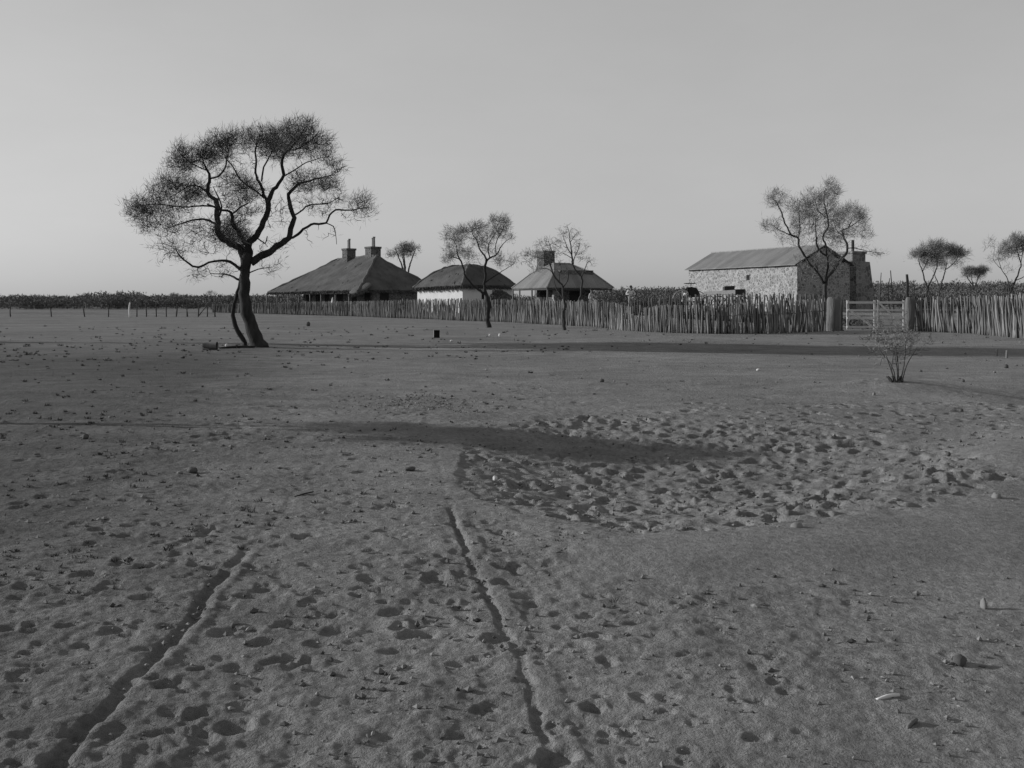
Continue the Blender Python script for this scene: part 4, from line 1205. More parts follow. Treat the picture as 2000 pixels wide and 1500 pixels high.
# ---- iron-roofed cottage
def cottage():
    ang = math.radians(24.6); R = np.random.default_rng(121)
    x = (1068 - 1000) * 85 / FPX; zb = 0.25
    t = place_building('iron_roofed_cottage', 'small cottage with grey corrugated iron hip roof, open verandah and thick stone chimney', 1068, 85, ang, zb)
    Sx, Sy = 6.1, 6.7
    ze = EYE + (HY - 561.5) * 85 / FPX - zb
    inset = 1.25; zbk = EYE + (HY - 533) * 88 / FPX - zb; zt = EYE + (HY - 515) * 89 / FPX - zb
    N0, R0, B0, L0 = (0, 0, ze), (Sx, 0, ze), (Sx, Sy, ze), (0, Sy, ze)
    N1, R1, B1, L1 = (inset, inset, zbk), (Sx - inset, inset, zbk), (Sx - inset, Sy - inset, zbk), (inset, Sy - inset, zbk)
    ra, rb = (Sx / 2 - 0.75, Sy / 2, zt), (Sx / 2 + 0.75, Sy / 2, zt)
    mb = MB()
    for (a, b, c, d), m in (((N0, R0, R1, N1), 1), ((R0, B0, B1, R1), 0), ((B0, L0, L1, B1), 1), ((L0, N0, N1, L1), 0),
                            ((N1, R1, rb, ra), 1), ((R1, B1, rb, rb), 0), ((B1, L1, ra, rb), 1), ((L1, N1, ra, ra), 0)):
        P, q = patch(a, b, c, d, 6, 4, amp=0.02, seed=3)
        mb.add(P.reshape(-1, 3), q, m=m)
        P2 = P.copy(); P2[..., 2] -= 0.05; mb.add(P2.reshape(-1, 3), q[:, ::-1], m=m)
    roof = mb.build('roof', [M_IRON1, M_IRON2], t)
    mb = MB()
    for a, b in ((N0, N1), (N1, ra), (R0, R1), (L0, L1), (R1, rb), (L1, ra), (ra, rb), (B0, B1), (B1, rb)):
        mb.tube([np.array(a) + (0, 0, .03), np.array(b) + (0, 0, .03)], 0.06, k=6)
    mb.build('ridge_capping', M_TIN, t)
    # stone core, verandah all round
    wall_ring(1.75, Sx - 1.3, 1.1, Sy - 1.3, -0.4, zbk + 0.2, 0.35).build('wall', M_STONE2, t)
    for y in (2.0, 4.2):
        mb = MB(); mb.box(1.70, 1.749, y - 0.5, y + 0.5, 0.0, 2.0); mb.build('door', M_DOOR, t)
    mb = MB(); mb.box(2.6, 3.5, 1.05, 1.099, 0.0, 2.0); mb.build('door', M_DOOR, t)
    for px, on in ((1002, 'L'), (1015, 'L'), (1039, 'L'), (1068.5, 'N'), (1194, 'R')):
        if on == 'L': p = local(t, px, 592, along_x=0.12); p = (0.12, p[1])
        elif on == 'N': p = (0.12, 0.12)
        else: p = local(t, px, 592, along_y=0.12); p = (p[0], 0.12)
        mb = MB(); mb.tube([(p[0], p[1], -0.4), (p[0], p[1], ze - 0.05)], [0.075, 0.065], k=8); mb.build('verandah_post', M_POST, t, smooth=True)
    mb = MB(); mb.box(0.06, 0.18, 0.19, Sy - 0.1, ze - 0.19, ze - 0.08); mb.box(0.06, Sx - 0.1, 0.06, 0.18, ze - 0.19, ze - 0.08); mb.build('verandah_beam', M_DARKWOOD, t)
    # pale half wall in the verandah
    mb = MB(); mb.box(1.2, 1.7, 1.15, 1.45, -0.3, 2.3); mb.build('wall_stub', M_STONE, t)
    # chimney: wide stepped stone stack on the west wall
    c = local(t, 1066, 490, along_y=6.9)
    mb = MB(); w0, w1 = 0.86, 0.66
    v = []
    for z, s in ((-0.3, 1.0), (3.3, 1.0), (4.3, 0.80), (c[2] - 0.15, 0.78), (c[2] - 0.149, 0.86), (c[2], 0.86)):
        v += [(c[0] - w1 * s, c[1] - w0 * s, z), (c[0] + w1 * s, c[1] - w0 * s, z), (c[0] + w1 * s, c[1] + w0 * s, z), (c[0] - w1 * s, c[1] + w0 * s, z)]
    q = [(4 * i + j, 4 * i + (j + 1) % 4, 4 * i + 4 + (j + 1) % 4, 4 * i + 4 + j) for i in range(5) for j in range(4)] + [(20, 21, 22, 23)]
    mb.add(v, q); mb.build('chimney', M_STONE2, t)


cottage()


# ---- stone barn
def barn():
    ang = math.radians(24.7); zb = 0.70
    t = place_building('stone_barn', 'long rubble stone barn with corrugated iron gable roof and big end chimney', 1557, 70, ang, zb)
    Sx, Sy = 4.4, 12.45
    ze = EYE + (HY - 513.5) * 70 / FPX - zb
    zr = EYE + (HY - 479.5) * 71 / FPX - zb
    th = 0.45
    # walls with gable ends in one mesh
    mb = MB()
    mb.box(0, th, 0, Sy, -0.4, ze); mb.box(Sx - th, Sx, 0, Sy, -0.4, ze)
    for y0, y1 in ((0.003, th), (Sy - th, Sy - 0.003)):
        v = []
        for y in (y0, y1): v += [(th, y, -0.4), (Sx - th, y, -0.4), (Sx - th, y, ze - 0.02), (Sx / 2, y, zr - 0.12), (th, y, ze - 0.02)]
        v2 = []
        mb.add(v, [(0, 1, 2, 4), (6, 5, 9, 7), (0, 5, 6, 1), (1, 6, 7, 2), (4, 9, 5, 0)], [(4, 2, 3), (9, 8, 7)])
        mb.add(v, [(2, 7, 8, 3), (3, 8, 9, 4)])
        # shoulders over the long walls
        for xa, xb, za, zb_ in ((0.0, th, ze, ze + (zr - ze) * th / (Sx / 2) - 0.12), (Sx - th, Sx, ze + (zr - ze) * th / (Sx / 2) - 0.12, ze)):
            w = [(xa, y0, ze), (xb, y0, ze), (xb, y0, max(zb_, ze + 0.004)), (xa, y0, max(za, ze + 0.004)), (xa, y1, ze), (xb, y1, ze), (xb, y1, max(zb_, ze + 0.004)), (xa, y1, max(za, ze + 0.004))]
            mb.add(w, [(0, 1, 2, 3), (5, 4, 7, 6), (3, 2, 6, 7), (0, 3, 7, 4), (1, 5, 6, 2)])
    mb.build('wall', M_STONE, t)
    mb = MB(); ov = 0.28
    sl = (zr - ze) / (Sx / 2)
    for a, b, c, d in (((-ov, Sy + 0.15, ze - ov * sl), (-ov, -0.15, ze - ov * sl), (Sx / 2, -0.15, zr), (Sx / 2, Sy + 0.15, zr)),
                       ((Sx + ov, -0.15, ze - ov * sl), (Sx + ov, Sy + 0.15, ze - ov * sl), (Sx / 2, Sy + 0.15, zr), (Sx / 2, -0.15, zr))):
        P, q = patch(a, b, c, d, 20, 5, amp=0.025, seed=4, freq=0.7)
        P[..., 2] += 0.05
        mb.add(P.reshape(-1, 3), q); P2 = P.copy(); P2[..., 2] -= 0.045; mb.add(P2.reshape(-1, 3), q[:, ::-1])
        e, e2 = P[0], P2[0]; k = len(e); mb.add(np.vstack([e, e2]), [(j, j + k, j + k + 1, j + 1) for j in range(k - 1)])
    mb.build('roof', M_IRON0, t)
    mb = MB(); mb.tube([(Sx / 2, -0.17, zr + 0.05), (Sx / 2, Sy + 0.17, zr + 0.05)], 0.07, k=6); mb.build('ridge_capping', M_TIN, t)
    mb = MB(); mb.box(-0.05, -0.004, 0.1, Sy - 0.1, ze - 0.12, ze - 0.02); mb.build('wall_plate', M_DARKWOOD, t)
    # little vents high in the long wall
    for px, py in ((1461, 541),):
        p = local(t, px, py, along_x=0.0); m2 = MB(); m2.box(-0.03, -0.004, p[1] - 0.16, p[1] + 0.16, p[2] - 0.2, p[2] + 0.14); m2.build('vent', M_DOOR, t)
    # end block and the big tapering chimney stack beyond it
    ca = MB(); za = EYE + (HY - 513) * 72 / FPX - zb
    ca.box(Sx + 0.003, Sx + 1.0, 0.5, 3.2, -0.4, za - 0.25)
    ca.build('end_block', M_STONE2, t)
    v = []
    xl, xr = Sx + 1.0, Sx + 2.2
    y0 = 0.9; top = EYE + (HY - 491.5) * 74 / FPX - zb; sh = EYE + (HY - 512) * 74 / FPX - zb
    for z, a, b, c, d in ((-0.4, xl - 0.25, xr + 0.62, y0 - 0.3, y0 + 2.2), (1.2, xl - 0.2, xr + 0.52, y0 - 0.25, y0 + 2.1), (sh, xl, xr + 0.30, y0 - 0.1, y0 + 1.9), (sh + 0.02, xl + 0.05, xr, y0, y0 + 1.6), (top - 0.18, xl + 0.05, xr, y0, y0 + 1.6), (top - 0.17, xl - 0.02, xr + 0.07, y0 - 0.07, y0 + 1.67), (top, xl - 0.02, xr + 0.07, y0 - 0.07, y0 + 1.67)):
        v += [(a, c, z), (b, c, z), (b, d, z), (a, d, z)]
    q = [(4 * i + j, 4 * i + (j + 1) % 4, 4 * i + 4 + (j + 1) % 4, 4 * i + 4 + j) for i in range(6) for j in range(4)] + [(24, 25, 26, 27)]
    m3 = MB(); m3.add(v, q); ch = m3.build('chimney', M_STONE3, t)
    p = MB(); p.tube([(xl + 0.45, y0 + 0.4, top - 0.02), (xl + 0.45, y0 + 0.4, top + 0.78)], [0.10, 0.10], k=10); p.build('flue_pipe', M_DARKWOOD, ch)


barn()


# ------------------------------------------------------------------ buggy, wagon, crates by the barn
def ring(mb, c, r, rt, axis_ang, k=24, m=0):
    a = np.linspace(0, 2 * PI, k + 1)
    ux, uy = math.cos(axis_ang), math.sin(axis_ang)
    P = np.stack([c[0] + r * np.cos(a) * ux, c[1] + r * np.cos(a) * uy, c[2] + r * np.sin(a)], -1)
    mb.tube(P, rt, k=5, m=m, caps=False)


def wheel(parent, c, r, ang, mat):
    mb = MB(); ring(mb, c, r, 0.035, ang)
    o = mb.build('wheel', mat, parent)
    ux, uy = math.cos(ang), math.sin(ang)
    sp = MB()
    for i in range(12):
        a = i * PI / 6
        sp.tube([c, (c[0] + (r - .02) * math.cos(a) * ux, c[1] + (r - .02) * math.cos(a) * uy, c[2] + (r - .02) * math.sin(a))], 0.014, k=4, caps=False)
    sp.build('spokes', mat, o)
    hb = MB(); n = np.array([-uy, ux, 0]) * 0.12; hb.tube([np.array(c) - n, np.array(c) + n], [0.07, 0.07], k=8); hb.build('hub', mat, o)


def buggy():
    d = 69.5; x = (1349 - 1000) * d / FPX; b = gz(x, d)
    t = thing('buggy', 'dark hooded buggy with flat canopy bar at the left end of the barn', 'carriage', (x, d, b), 0)
    zz = lambda py: EYE + (HY - py) * d / FPX - b
    xx = lambda px: (px - 1349) * d / FPX
    rw = zz(567.2) / 2
    wheel(t, (xx(1331.5), -0.25, rw), rw, 0.25, M_WHEEL)
    wheel(t, (xx(1366), 0.75, rw * 0.98), rw * 0.96, 0.25, M_WHEEL)
    hood = MB()
    sec = [(xx(1341), zz(561.5)), (xx(1350), zz(560.3)), (xx(1360), zz(562.5)), (xx(1365.5), zz(572)), (xx(1366), zz(580)), (xx(1346), zz(581)), (xx(1345.5), zz(571))]
    n = len(sec); v = [(a, -0.18, c) for a, c in sec] + [(a + 0.1, 0.75, c) for a, c in sec]
    q = [(i, (i + 1) % n, n + (i + 1) % n, n + i) for i in range(n)]
    hood.add(v, q, [(0, i, i + 1) for i in range(1, n - 1)] + [(n, n + i + 1, n + i) for i in range(1, n - 1)])
    hood.build('hood', M_BLACK, t)
    s = MB(); s.box(xx(1338), xx(1346.5), -0.12, 0.68, zz(577), zz(572.5)); s.build('seat', M_WHEEL, t)
    c = MB(); c.box(xx(1338.5), xx(1358.5), -0.1, 0.6, zz(554.3), zz(552.8)); c.build('canopy', M_DARKWOOD, t)
    for px in (1345, 1350.5):
        m = MB(); m.tube([(xx(px), 0.2, zz(562)), (xx(px), 0.2, zz(554.3))], 0.014, k=5); m.build('canopy_post', M_WHEEL, t)
    f = MB(); f.box(xx(1334), xx(1370), 0.05, 0.12, rw - 0.05, rw + 0.03); f.box(xx(1334), xx(1370), 0.5, 0.57, rw - 0.05, rw + 0.03)
    f.tube([(xx(1331.5), -0.3, rw), (xx(1332), 0.8, rw)], 0.03, k=6); f.tube([(xx(1366), -0.1, rw), (xx(1366), 0.85, rw)], 0.03, k=6)
    f.build('frame', M_WHEEL, t)
    sh = MB(); sh.tube([(xx(1334), 0.1, rw), (xx(1318), 0.0, 0.35), (xx(1305), -0.1, 0.1)], [0.03, 0.03, 0.025], k=5)
    sh.build('shaft', M_WHEEL, t)


buggy()


def dray():
    d = 67.0; x = (1412 - 1000) * d / FPX; b = gz(x, d)
    t = thing('dray', 'pale flat bed dray parked along the barn wall behind the inner fence', 'cart', (x, d, b), math.radians(-38))
    zz = lambda py: EYE + (HY - py) * d / FPX - b
    xx = lambda px: (px - 1412) * d / FPX * 1.22
    mb = MB(); 
    v = [(xx(1378), 0, zz(576)), (xx(1437), 0, zz(574.5)), (xx(1437), 0, zz(566)), (xx(1378), 0, zz(569.5))]
    v = v + [(a, 1.2, c) for a, _, c in v]
    mb.add(v, [(0, 1, 2, 3), (5, 4, 7, 6), (3, 2, 6, 7), (0, 4, 5, 1), (0, 3, 7, 4), (1, 5, 6, 2)], shade=0.6)
    mb.build('bed', simple('pale_planks', 0.24, 0.3, 3, bscale=10, bdist=0.01), t)
    rw = (zz(577.5)) / 2
    for px, y in ((1388, -0.08), (1428, -0.08), (1388, 1.28), (1428, 1.28)):
        wheel(t, (xx(px), y, rw), rw * 0.96, 0.0, M_STAKE2)

    def crate(label, pxa, pxb, pyt, pyb, z_on, dd, tilt):
        xa = (pxa - 1000) * dd / FPX; xb = (pxb - 1000) * dd / FPX; h = (pyb - pyt) * dd / FPX
        w = xb - xa
        c = thing('wooden_crate', label, 'crate', ((xa + xb) / 2, dd + 0.3, z_on), 0, 'dark crates by the barn wall')
        c.rotation_euler = (0, tilt, 0)
        m = MB(); m.box(-w / 2, w / 2, -0.3, 0.3, 0, h); m.build('box', M_DARKWOOD, c)
        s = MB()
        for z in (0.1 * h, 0.5 * h, 0.86 * h): s.box(-w / 2 - .012, w / 2 + .012, -0.315, -0.301, z, z + 0.06)
        s.build('batten', M_DARKWOOD, c)
    crate('dark crate tilted on top of the pale dray, left and higher of two', 1415.5, 1435, 558.5, 566.5, b + zz(567.3), d + 0.2, -0.05)
    # support for the second crate: a trestle
    x2 = (1445.5 - 1000) * 66.4 / FPX; b2 = gz(x2, 66.4); zt = EYE + (HY - 574.5) * 66.4 / FPX
    tr = thing('trestle', 'low trestle under the right hand dark crate by the barn', 'trestle', (x2, 66.7, b2))
    m = MB(); m.box(-0.35, 0.35, -0.3, 0.3, zt - b2 - 0.06, zt - b2 - 0.002); m.build('top', M_POST, tr)
    for sx in (-0.3, 0.3):
        for sy in (-0.25, 0.25):
            m = MB(); m.tube([(sx, sy, -0.1), (sx, sy, zt - b2 - 0.06)], 0.03, k=5); m.build('leg', M_POST, tr)
    crate('dark crate beside the end of the dray, right and lower of two', 1436.5, 1455, 565.5, 574.5, zt, 66.4, -0.02)


dray()


# ------------------------------------------------------------------ people
def skin_mesh(nodes, edges, radii, sub=1):
    me = bpy.data.meshes.new('tmp'); me.from_pydata([tuple(n) for n in nodes], edges, []); me.update()
    o = bpy.data.objects.new('tmp', me); C.objects.link(o)
    sk = o.modifiers.new('s', 'SKIN'); sk.use_smooth_shade = True
    lay = me.skin_vertices[0].data if me.skin_vertices else None
    for i, r in enumerate(radii):
        lay[i].radius = r if isinstance(r, tuple) else (r, r)
    lay[0].use_root = True
    sb = o.modifiers.new('sub', 'SUBSURF'); sb.levels = sub
    dg = bpy.context.evaluated_depsgraph_get(); dg.update()
    m2 = bpy.data.meshes.new_from_object(o.evaluated_get(dg))
    bpy.data.objects.remove(o); bpy.data.meshes.remove(me)
    return m2


class Skel:
    def __init__(self): self.n = []; self.e = []; self.r = []

    def add(self, p, r, parent=None):
        self.n.append(np.array(p, float)); self.r.append(r); i = len(self.n) - 1
        if parent is not None: self.e.append((parent, i))
        return i


def skin_obj(name, sk, mat, parent, sub=1):
    # a Skin modifier needs its layer: build through bmesh
    import bmesh
    bm = bmesh.new(); lay = bm.verts.layers.skin.verify()
    vs = []
    for p, r in zip(sk.n, sk.r):
        v = bm.verts.new(tuple(p)); rr = r if isinstance(r, tuple) else (r, r); v[lay].radius = rr; vs.append(v)
    vs[0][lay].use_root = True
    for a, b in sk.e: bm.edges.new((vs[a], vs[b]))
    me = bpy.data.meshes.new('tmp'); bm.to_mesh(me); bm.free()
    o = bpy.data.objects.new('tmp', me); C.objects.link(o)
    o.modifiers.new('s', 'SKIN').use_smooth_shade = True
    sb = o.modifiers.new('sub', 'SUBSURF'); sb.levels = sub; sb.render_levels = sub
    dg = bpy.context.evaluated_depsgraph_get(); dg.update()
    m2 = bpy.data.meshes.new_from_object(o.evaluated_get(dg))
    bpy.data.objects.remove(o); bpy.data.meshes.remove(me)
    m2.name = name; m2.materials.clear(); m2.materials.append(mat)
    for p in m2.polygons: p.use_smooth = True
    q = bpy.data.objects.new(name, m2); C.objects.link(q); q.parent = parent
    return q


def person(label, px, d, head_py, rz, arms, shirt_mat, hat, seed):
    x = (px - 1000) * d / FPX; b = gz(x, d)
    H = EYE + (HY - head_py) * d / FPX - b
    s = H / 1.75
    t = thing('person', label, 'person', (x, d, b), rz)
    # body faces -Y
    B = Skel(); S = Skel(); T = Skel()
    pel = B.add((0, 0, .95), (.13, .10)); bel = B.add((0, 0, 1.08), (.13, .095), pel); ch = B.add((0, .01, 1.28), (.155, .105), bel)
    nb = B.add((0, .01, 1.44), (.075, .07), ch); nk = B.add((0, -.005, 1.50), .055, nb)
    jaw = B.add((0, -.025, 1.565), (.062, .075), nk); hd = B.add((0, -.015, 1.64), (.078, .092), jaw); B.add((0, -.01, 1.72), (.06, .07), hd)
    B.add((0, -.12, 1.60), .014, jaw)      # nose
    B.add((.083, 0, 1.615), .016, hd); B.add((-.083, 0, 1.615), .016, hd)      # ears
    sp_ = S.add((0, 0, .98), (.15, .115)); sb_ = S.add((0, 0, 1.1), (.15, .11), sp_); sc_ = S.add((0, .01, 1.29), (.175, .12), sb_); sn = S.add((0, .01, 1.43), (.085, .08), sc_)
    tp = T.add((0, 0, .97), (.152, .118))
    for sd, (el, wr) in zip((1, -1), arms):
        shd = np.array([sd * .19, .01, 1.41]); el = np.array(el); wr = np.array(wr)
        i = B.add(shd, .06, ch); j = B.add((shd + el) / 2, .048, i); k = B.add(el, .041, j); m = B.add((el + wr) / 2, .038, k); w = B.add(wr, .028, m)
        dr = (wr - el) / np.linalg.norm(wr - el); pm = wr + dr * .07
        pi = B.add(pm, (.036, .02), w)
        side = np.cross(dr, [0, 0, 1.0]); side /= np.linalg.norm(side) + 1e-6
        for fi, fl in zip((-1.5, -.5, .5, 1.5), (.06, .075, .08, .065)):
            a = B.add(pm + side * fi * .017 + dr * .03, .0085, pi); c = B.add(pm + side * fi * .018 + dr * (.03 + fl * .6), .008, a)
            B.add(pm + side * fi * .018 + dr * (.03 + fl) + np.array([0, 0, -.015]), .007, c)
        th = B.add(wr + dr * .04 + side * .035, .010, w); B.add(wr + dr * .075 + side * .055, .008, th)
        i = S.add(shd, .076, sc_); j = S.add((shd + el) / 2, .062, i); k = S.add(el, .056, j); S.add(el + (wr - el) * .88, .044, k)
        hip = np.array([sd * .095, 0, .90]); kn = np.array([sd * .125, -.02, .50]); an = np.array([sd * .15, .02, .09])
        i = B.add(hip, .085, pel); j = B.add((hip + kn) / 2, .07, i); k = B.add(kn, .052, j); m = B.add((kn + an) / 2, .05, k); a = B.add(an, .036, m); B.add(an + np.array([sd * .03, -.16, -.05]), (.04, .028), a)
        i = T.add(hip, .10, tp); j = T.add((hip + kn) / 2, .088, i); k = T.add(kn, .072, j); m = T.add((kn + an) / 2, .07, k); T.add(an + np.array([0, 0, .01]), .06, m)
    for K in (B, S, T): K.n = [p * s for p in K.n]; K.r = [tuple(v * s for v in (r if isinstance(r, tuple) else (r, r))) for r in K.r]
    skin_obj('body', B, M_SKIN, t, 1); skin_obj('shirt', S, shirt_mat, t, 1); skin_obj('trousers', T, M_TROUS, t, 1)
    bm_ = MB()
    for sd in (1, -1):
        bm_.tube([np.array((sd * .15, .05, .13)) * s, np.array((sd * .155, .03, .05)) * s, np.array((sd * .17, -.08, .035)) * s, np.array((sd * .18, -.17, .03)) * s], np.array([.05, .055, .045, .03]) * s, k=8)
    bm_.build('boots', M_BLACK, t, smooth=True)
    if hat:
        h = MB(); k = 16; a = np.arange(k) * 2 * PI / k
        prof = [(0.10, 1.665), (.17, 1.668), (.20, 1.685), (.17, 1.678), (.098, 1.685), (.090, 1.76), (.06, 1.79), (.0, 1.775)]
        v = np.array([(r * math.cos(q) * .95, r * math.sin(q) * 1.05 - .015, z) for r, z in prof for q in a]) * s
        q = [(i * k + j, i * k + (j + 1) % k, (i + 1) * k + (j + 1) % k, (i + 1) * k + j) for i in range(len(prof) - 1) for j in range(k)]
        h.add(v, q); h.build('hat', M_HAT, t, smooth=True)
    else:
        h = MB(); u = np.linspace(0, 2 * PI, 13)[:-1]
        v = np.array([(r * math.cos(q) * .088, .012 + r * math.sin(q) * .098, z) for r, z in ((1.0, 1.655), (1.03, 1.69), (.85, 1.735), (.45, 1.757), (.0, 1.762)) for q in u]) * s
        q = [(i * 12 + j, i * 12 + (j + 1) % 12, (i + 1) * 12 + (j + 1) % 12, (i + 1) * 12 + j) for i in range(4) for j in range(12)]
        h.add(v, q); h.build('hair', M_HAT, t, smooth=True)


person('man in pale shirt and dark wide brimmed hat standing with bent arms inside the fence', 1232, 80, 558.5, 0.15,
       [((.33, .03, 1.14), (.10, -.20, 1.12)), ((-.34, .03, 1.14), (-.10, -.19, 1.17))], M_SHIRT, True, 1)
person('bareheaded person in light shirt standing by the verandah of the iron roofed cottage', 1155, 79, 564.0, 1.1,
       [((.28, .06, 1.12), (.20, -.16, .98)), ((-.28, .06, 1.12), (-.22, -.12, .95))], M_SHIRT2, False, 2)


# ------------------------------------------------------------------ small things on the ground
def rock_mesh(mb, c, rx, ry, rz, R, m=0):
    nu, nv = 12, 8
    P = []
    sd = R.integers(0, 999)
    for i in range(nv + 1):
        ph = PI * i / nv
        for j in range(nu):
            a = 2 * PI * j / nu
            v = np.array([math.sin(ph) * math.cos(a), math.sin(ph) * math.sin(a), math.cos(ph)])
            f = 1 + 0.32 * float(gnoise(v[0] * 1.3 + v[2] + 5.3, v[1] * 1.3 + v[2] * .7 + 2.1, sd)) + 0.15 * float(gnoise(v[0] * 3 + 1.7, v[1] * 3 + v[2] * 3, sd + 1))
            f = np.clip(f, 0.6, 1.4)
            P.append(np.array(c) + v * f * np.array([rx, ry, rz]))
    q = [(i * nu + j, (i + 1) * nu + j, (i + 1) * nu + (j + 1) % nu, i * nu + (j + 1) % nu) for i in range(nv) for j in range(nu)]
    mb.add(P, q, m=m, shade=R.uniform(0, 1))


def rock(label, px, py, wpx, hpx, mat, seed, name='stone', group=None, cat='stone'):
    R = np.random.default_rng(seed)
    x, d = ground_px(px, py)
    rx = wpx * d / FPX / 2; rz = hpx * d / FPX / 2
    mb = MB(); rock_mesh(mb, (0, 0, 0), rx, (rx + rz) * 0.55, rz, R)
    o = mb.build(name, mat, None, smooth=True)
    o.location = (x, d, gz(x, d) + rz * 0.72); o.rotation_euler = (0, 0, R.uniform(-0.6, 0.6))
    prop(o, label, cat, group)


gq = 'stones scattered on the open ground'
rock('larger dark stone of a pair on the left middle ground', 376, 923, 22, 13, M_ROCKD, 1, group=gq)
rock('small pale stone just left of the larger dark stone', 351, 926, 12, 7, M_ROCKG, 2, group=gq)
rock('dark clod lying left of the trampled hollow', 801, 919, 22, 9, M_ROCKD, 3, group=gq)
rock('bright white stone inside the trampled hollow', 967, 938, 9, 11, M_ROCKW, 4, group=gq)
rock('pale rounded stone near the right edge on the bank of the hollow', 1946, 977, 17, 18, M_ROCKG, 5, group=gq)
rock('small pale stone at the right edge beside the rounded one', 1979, 984, 7, 9, M_ROCKG, 6, group=gq)
rock('pale low stone below the spoil bank, left of a dark hole', 1556, 1034, 24, 16, M_ROCKG, 7, group=gq)
rock('small pale pebble left of the low stone under the spoil bank', 1520, 1034, 8, 8, M_ROCKG, 8, group=gq)
rock('pale curved stone with a long shadow low at the right edge', 1921, 1188, 11, 22, M_ROCKG, 9, group=gq)
rock('jagged dark clod in the lower right corner', 1874, 1298, 26, 22, M_ROCKD, 10, group=gq)
rock('small white stone under the big acacia beside the log', 443, 677, 7, 7, M_ROCKW, 11, group=gq)
rock('left one of two small white stones below the slender tree', 957, 657, 5, 6, M_ROCKW, 12, group=gq)
rock('right one of two small white stones below the slender tree', 976, 657, 5, 7, M_ROCKW, 13, group=gq)
rock('small bright stone in front of the open tin', 882, 667, 6, 4, M_ROCKW, 14, group=gq)
rock('dark lump on the flat midway between big acacia and stake fence', 602, 637, 8, 10, M_ROCKD, 15, group=gq)
rock('pale pebble below the bare shrub', 1707, 772, 6, 7, M_ROCKG, 16, group=gq)
rock('dark stone right of the bare shrub', 1877, 804, 9, 7, M_ROCKD, 17, group=gq)
rock('dark stone above the long shadow right of the shrub', 1881, 746, 7, 6, M_ROCKD, 18, group=gq)
rock('white stone on the rise below the end of the stake fence', 1481, 724, 8, 5, M_ROCKW, 19, group=gq)
rock('dark stump among stake stubs at the right edge', 1965, 719, 10, 9, M_ROCKD, 20, name='stump', cat='stump')
rock('dark stone in the right middle ground above the bank', 1852, 890, 9, 9, M_ROCKD, 21, group=gq)
rock('dark clod left of the middle of the flat', 1175, 746, 11, 7, M_ROCKD, 22, group=gq)
rock('small clod right beside the left wheel rut', 455, 1226, 9, 9, M_ROCKD, 23, group=gq)
rock('dark stone by the left edge below the dark grass', 167, 857, 12, 11, M_ROCKD, 24, group=gq)


def stick(label, pxa, pya, pxb, pyb, rpx, mat, name='stick', up=0.4, cat='stick'):
    xa, da = ground_px(pxa, pya); xb, db = ground_px(pxb, pyb)
    r = rpx * da / FPX
    a = np.array([xa, da, gz(xa, da) + r * up]); b = np.array([xb, db, gz(xb, db) + r * up * 2.6])
    mid = (a + b) / 2 + np.array([0, 0, r * 0.5])
    P, rr = smooth_line([a - a, mid - a, b - a], [r * 0.7, r, r * 0.8], np.linalg.norm(b - a) / 8)
    mb = MB(); mb.tube(P, rr, k=8, shade=0.7)
    o = mb.build(name, mat, None, smooth=True); o.location = a
    prop(o, label, cat)


stick('pale broken stick in the lower right foreground casting a shadow', 1712, 1369, 1756, 1362, 4.5, M_RAIL)
stick('grey stick lying at the lower right, below the pale broken one', 1772, 1424, 1790, 1410, 4.5, M_POST)
stick('long dark branch lying on the ground to the left of the big acacia foot', 428, 681, 498, 680, 2.6, M_BARK, 'fallen_branch', cat='branch')
stick('thin twig lying at the left of the wheel ruts', 575, 971, 612, 962, 1.6, M_BARK, 'twig', cat='twig')


def log():
    x, d = ground_px(410, 683); r = 7.5 * d / FPX
    t = thing('hollow_log', 'short pale hollow log with a dark open end lying left of the big acacia', 'log', (x, d, gz(x, d)))
    L = 28 * d / FPX
    mb = MB(); P = np.array([(-L / 2, 0, r), (-L / 6, 0.02, r), (L / 6, 0.01, r), (L / 2, 0, r * 1.05)])
    mb.tube(P, np.array([0.85, .95, 0.95, 1.05]) * r, k=12, caps=False)
    Pi = P[::-1]; mb.tube(Pi, np.array([.85, .75, .72, .65]) * r, k=12, caps=False)
    k = 12; a0 = len(P) * k
    mb.build('shell', M_POST, t, smooth=True)
    m2 = MB(); m2.tube([(L / 2 - 0.06, 0, r), (L / 2 - 0.03, 0, r)], [r * .8, r * .8], k=12); m2.build('core', M_DOOR, t)  # near-black plug painting the shade inside the hollow end
    m3 = MB(); m3.tube([(-L / 2 + 0.02, -0.02, r * 0.4), (-L / 2 + 0.1, -0.25, r * 0.25), (-L / 2 + 0.3, -0.4, r * 0.2)], [r * .4, r * .3, r * .15], k=7); m3.build('branch_stub', M_BARK, t)


log()


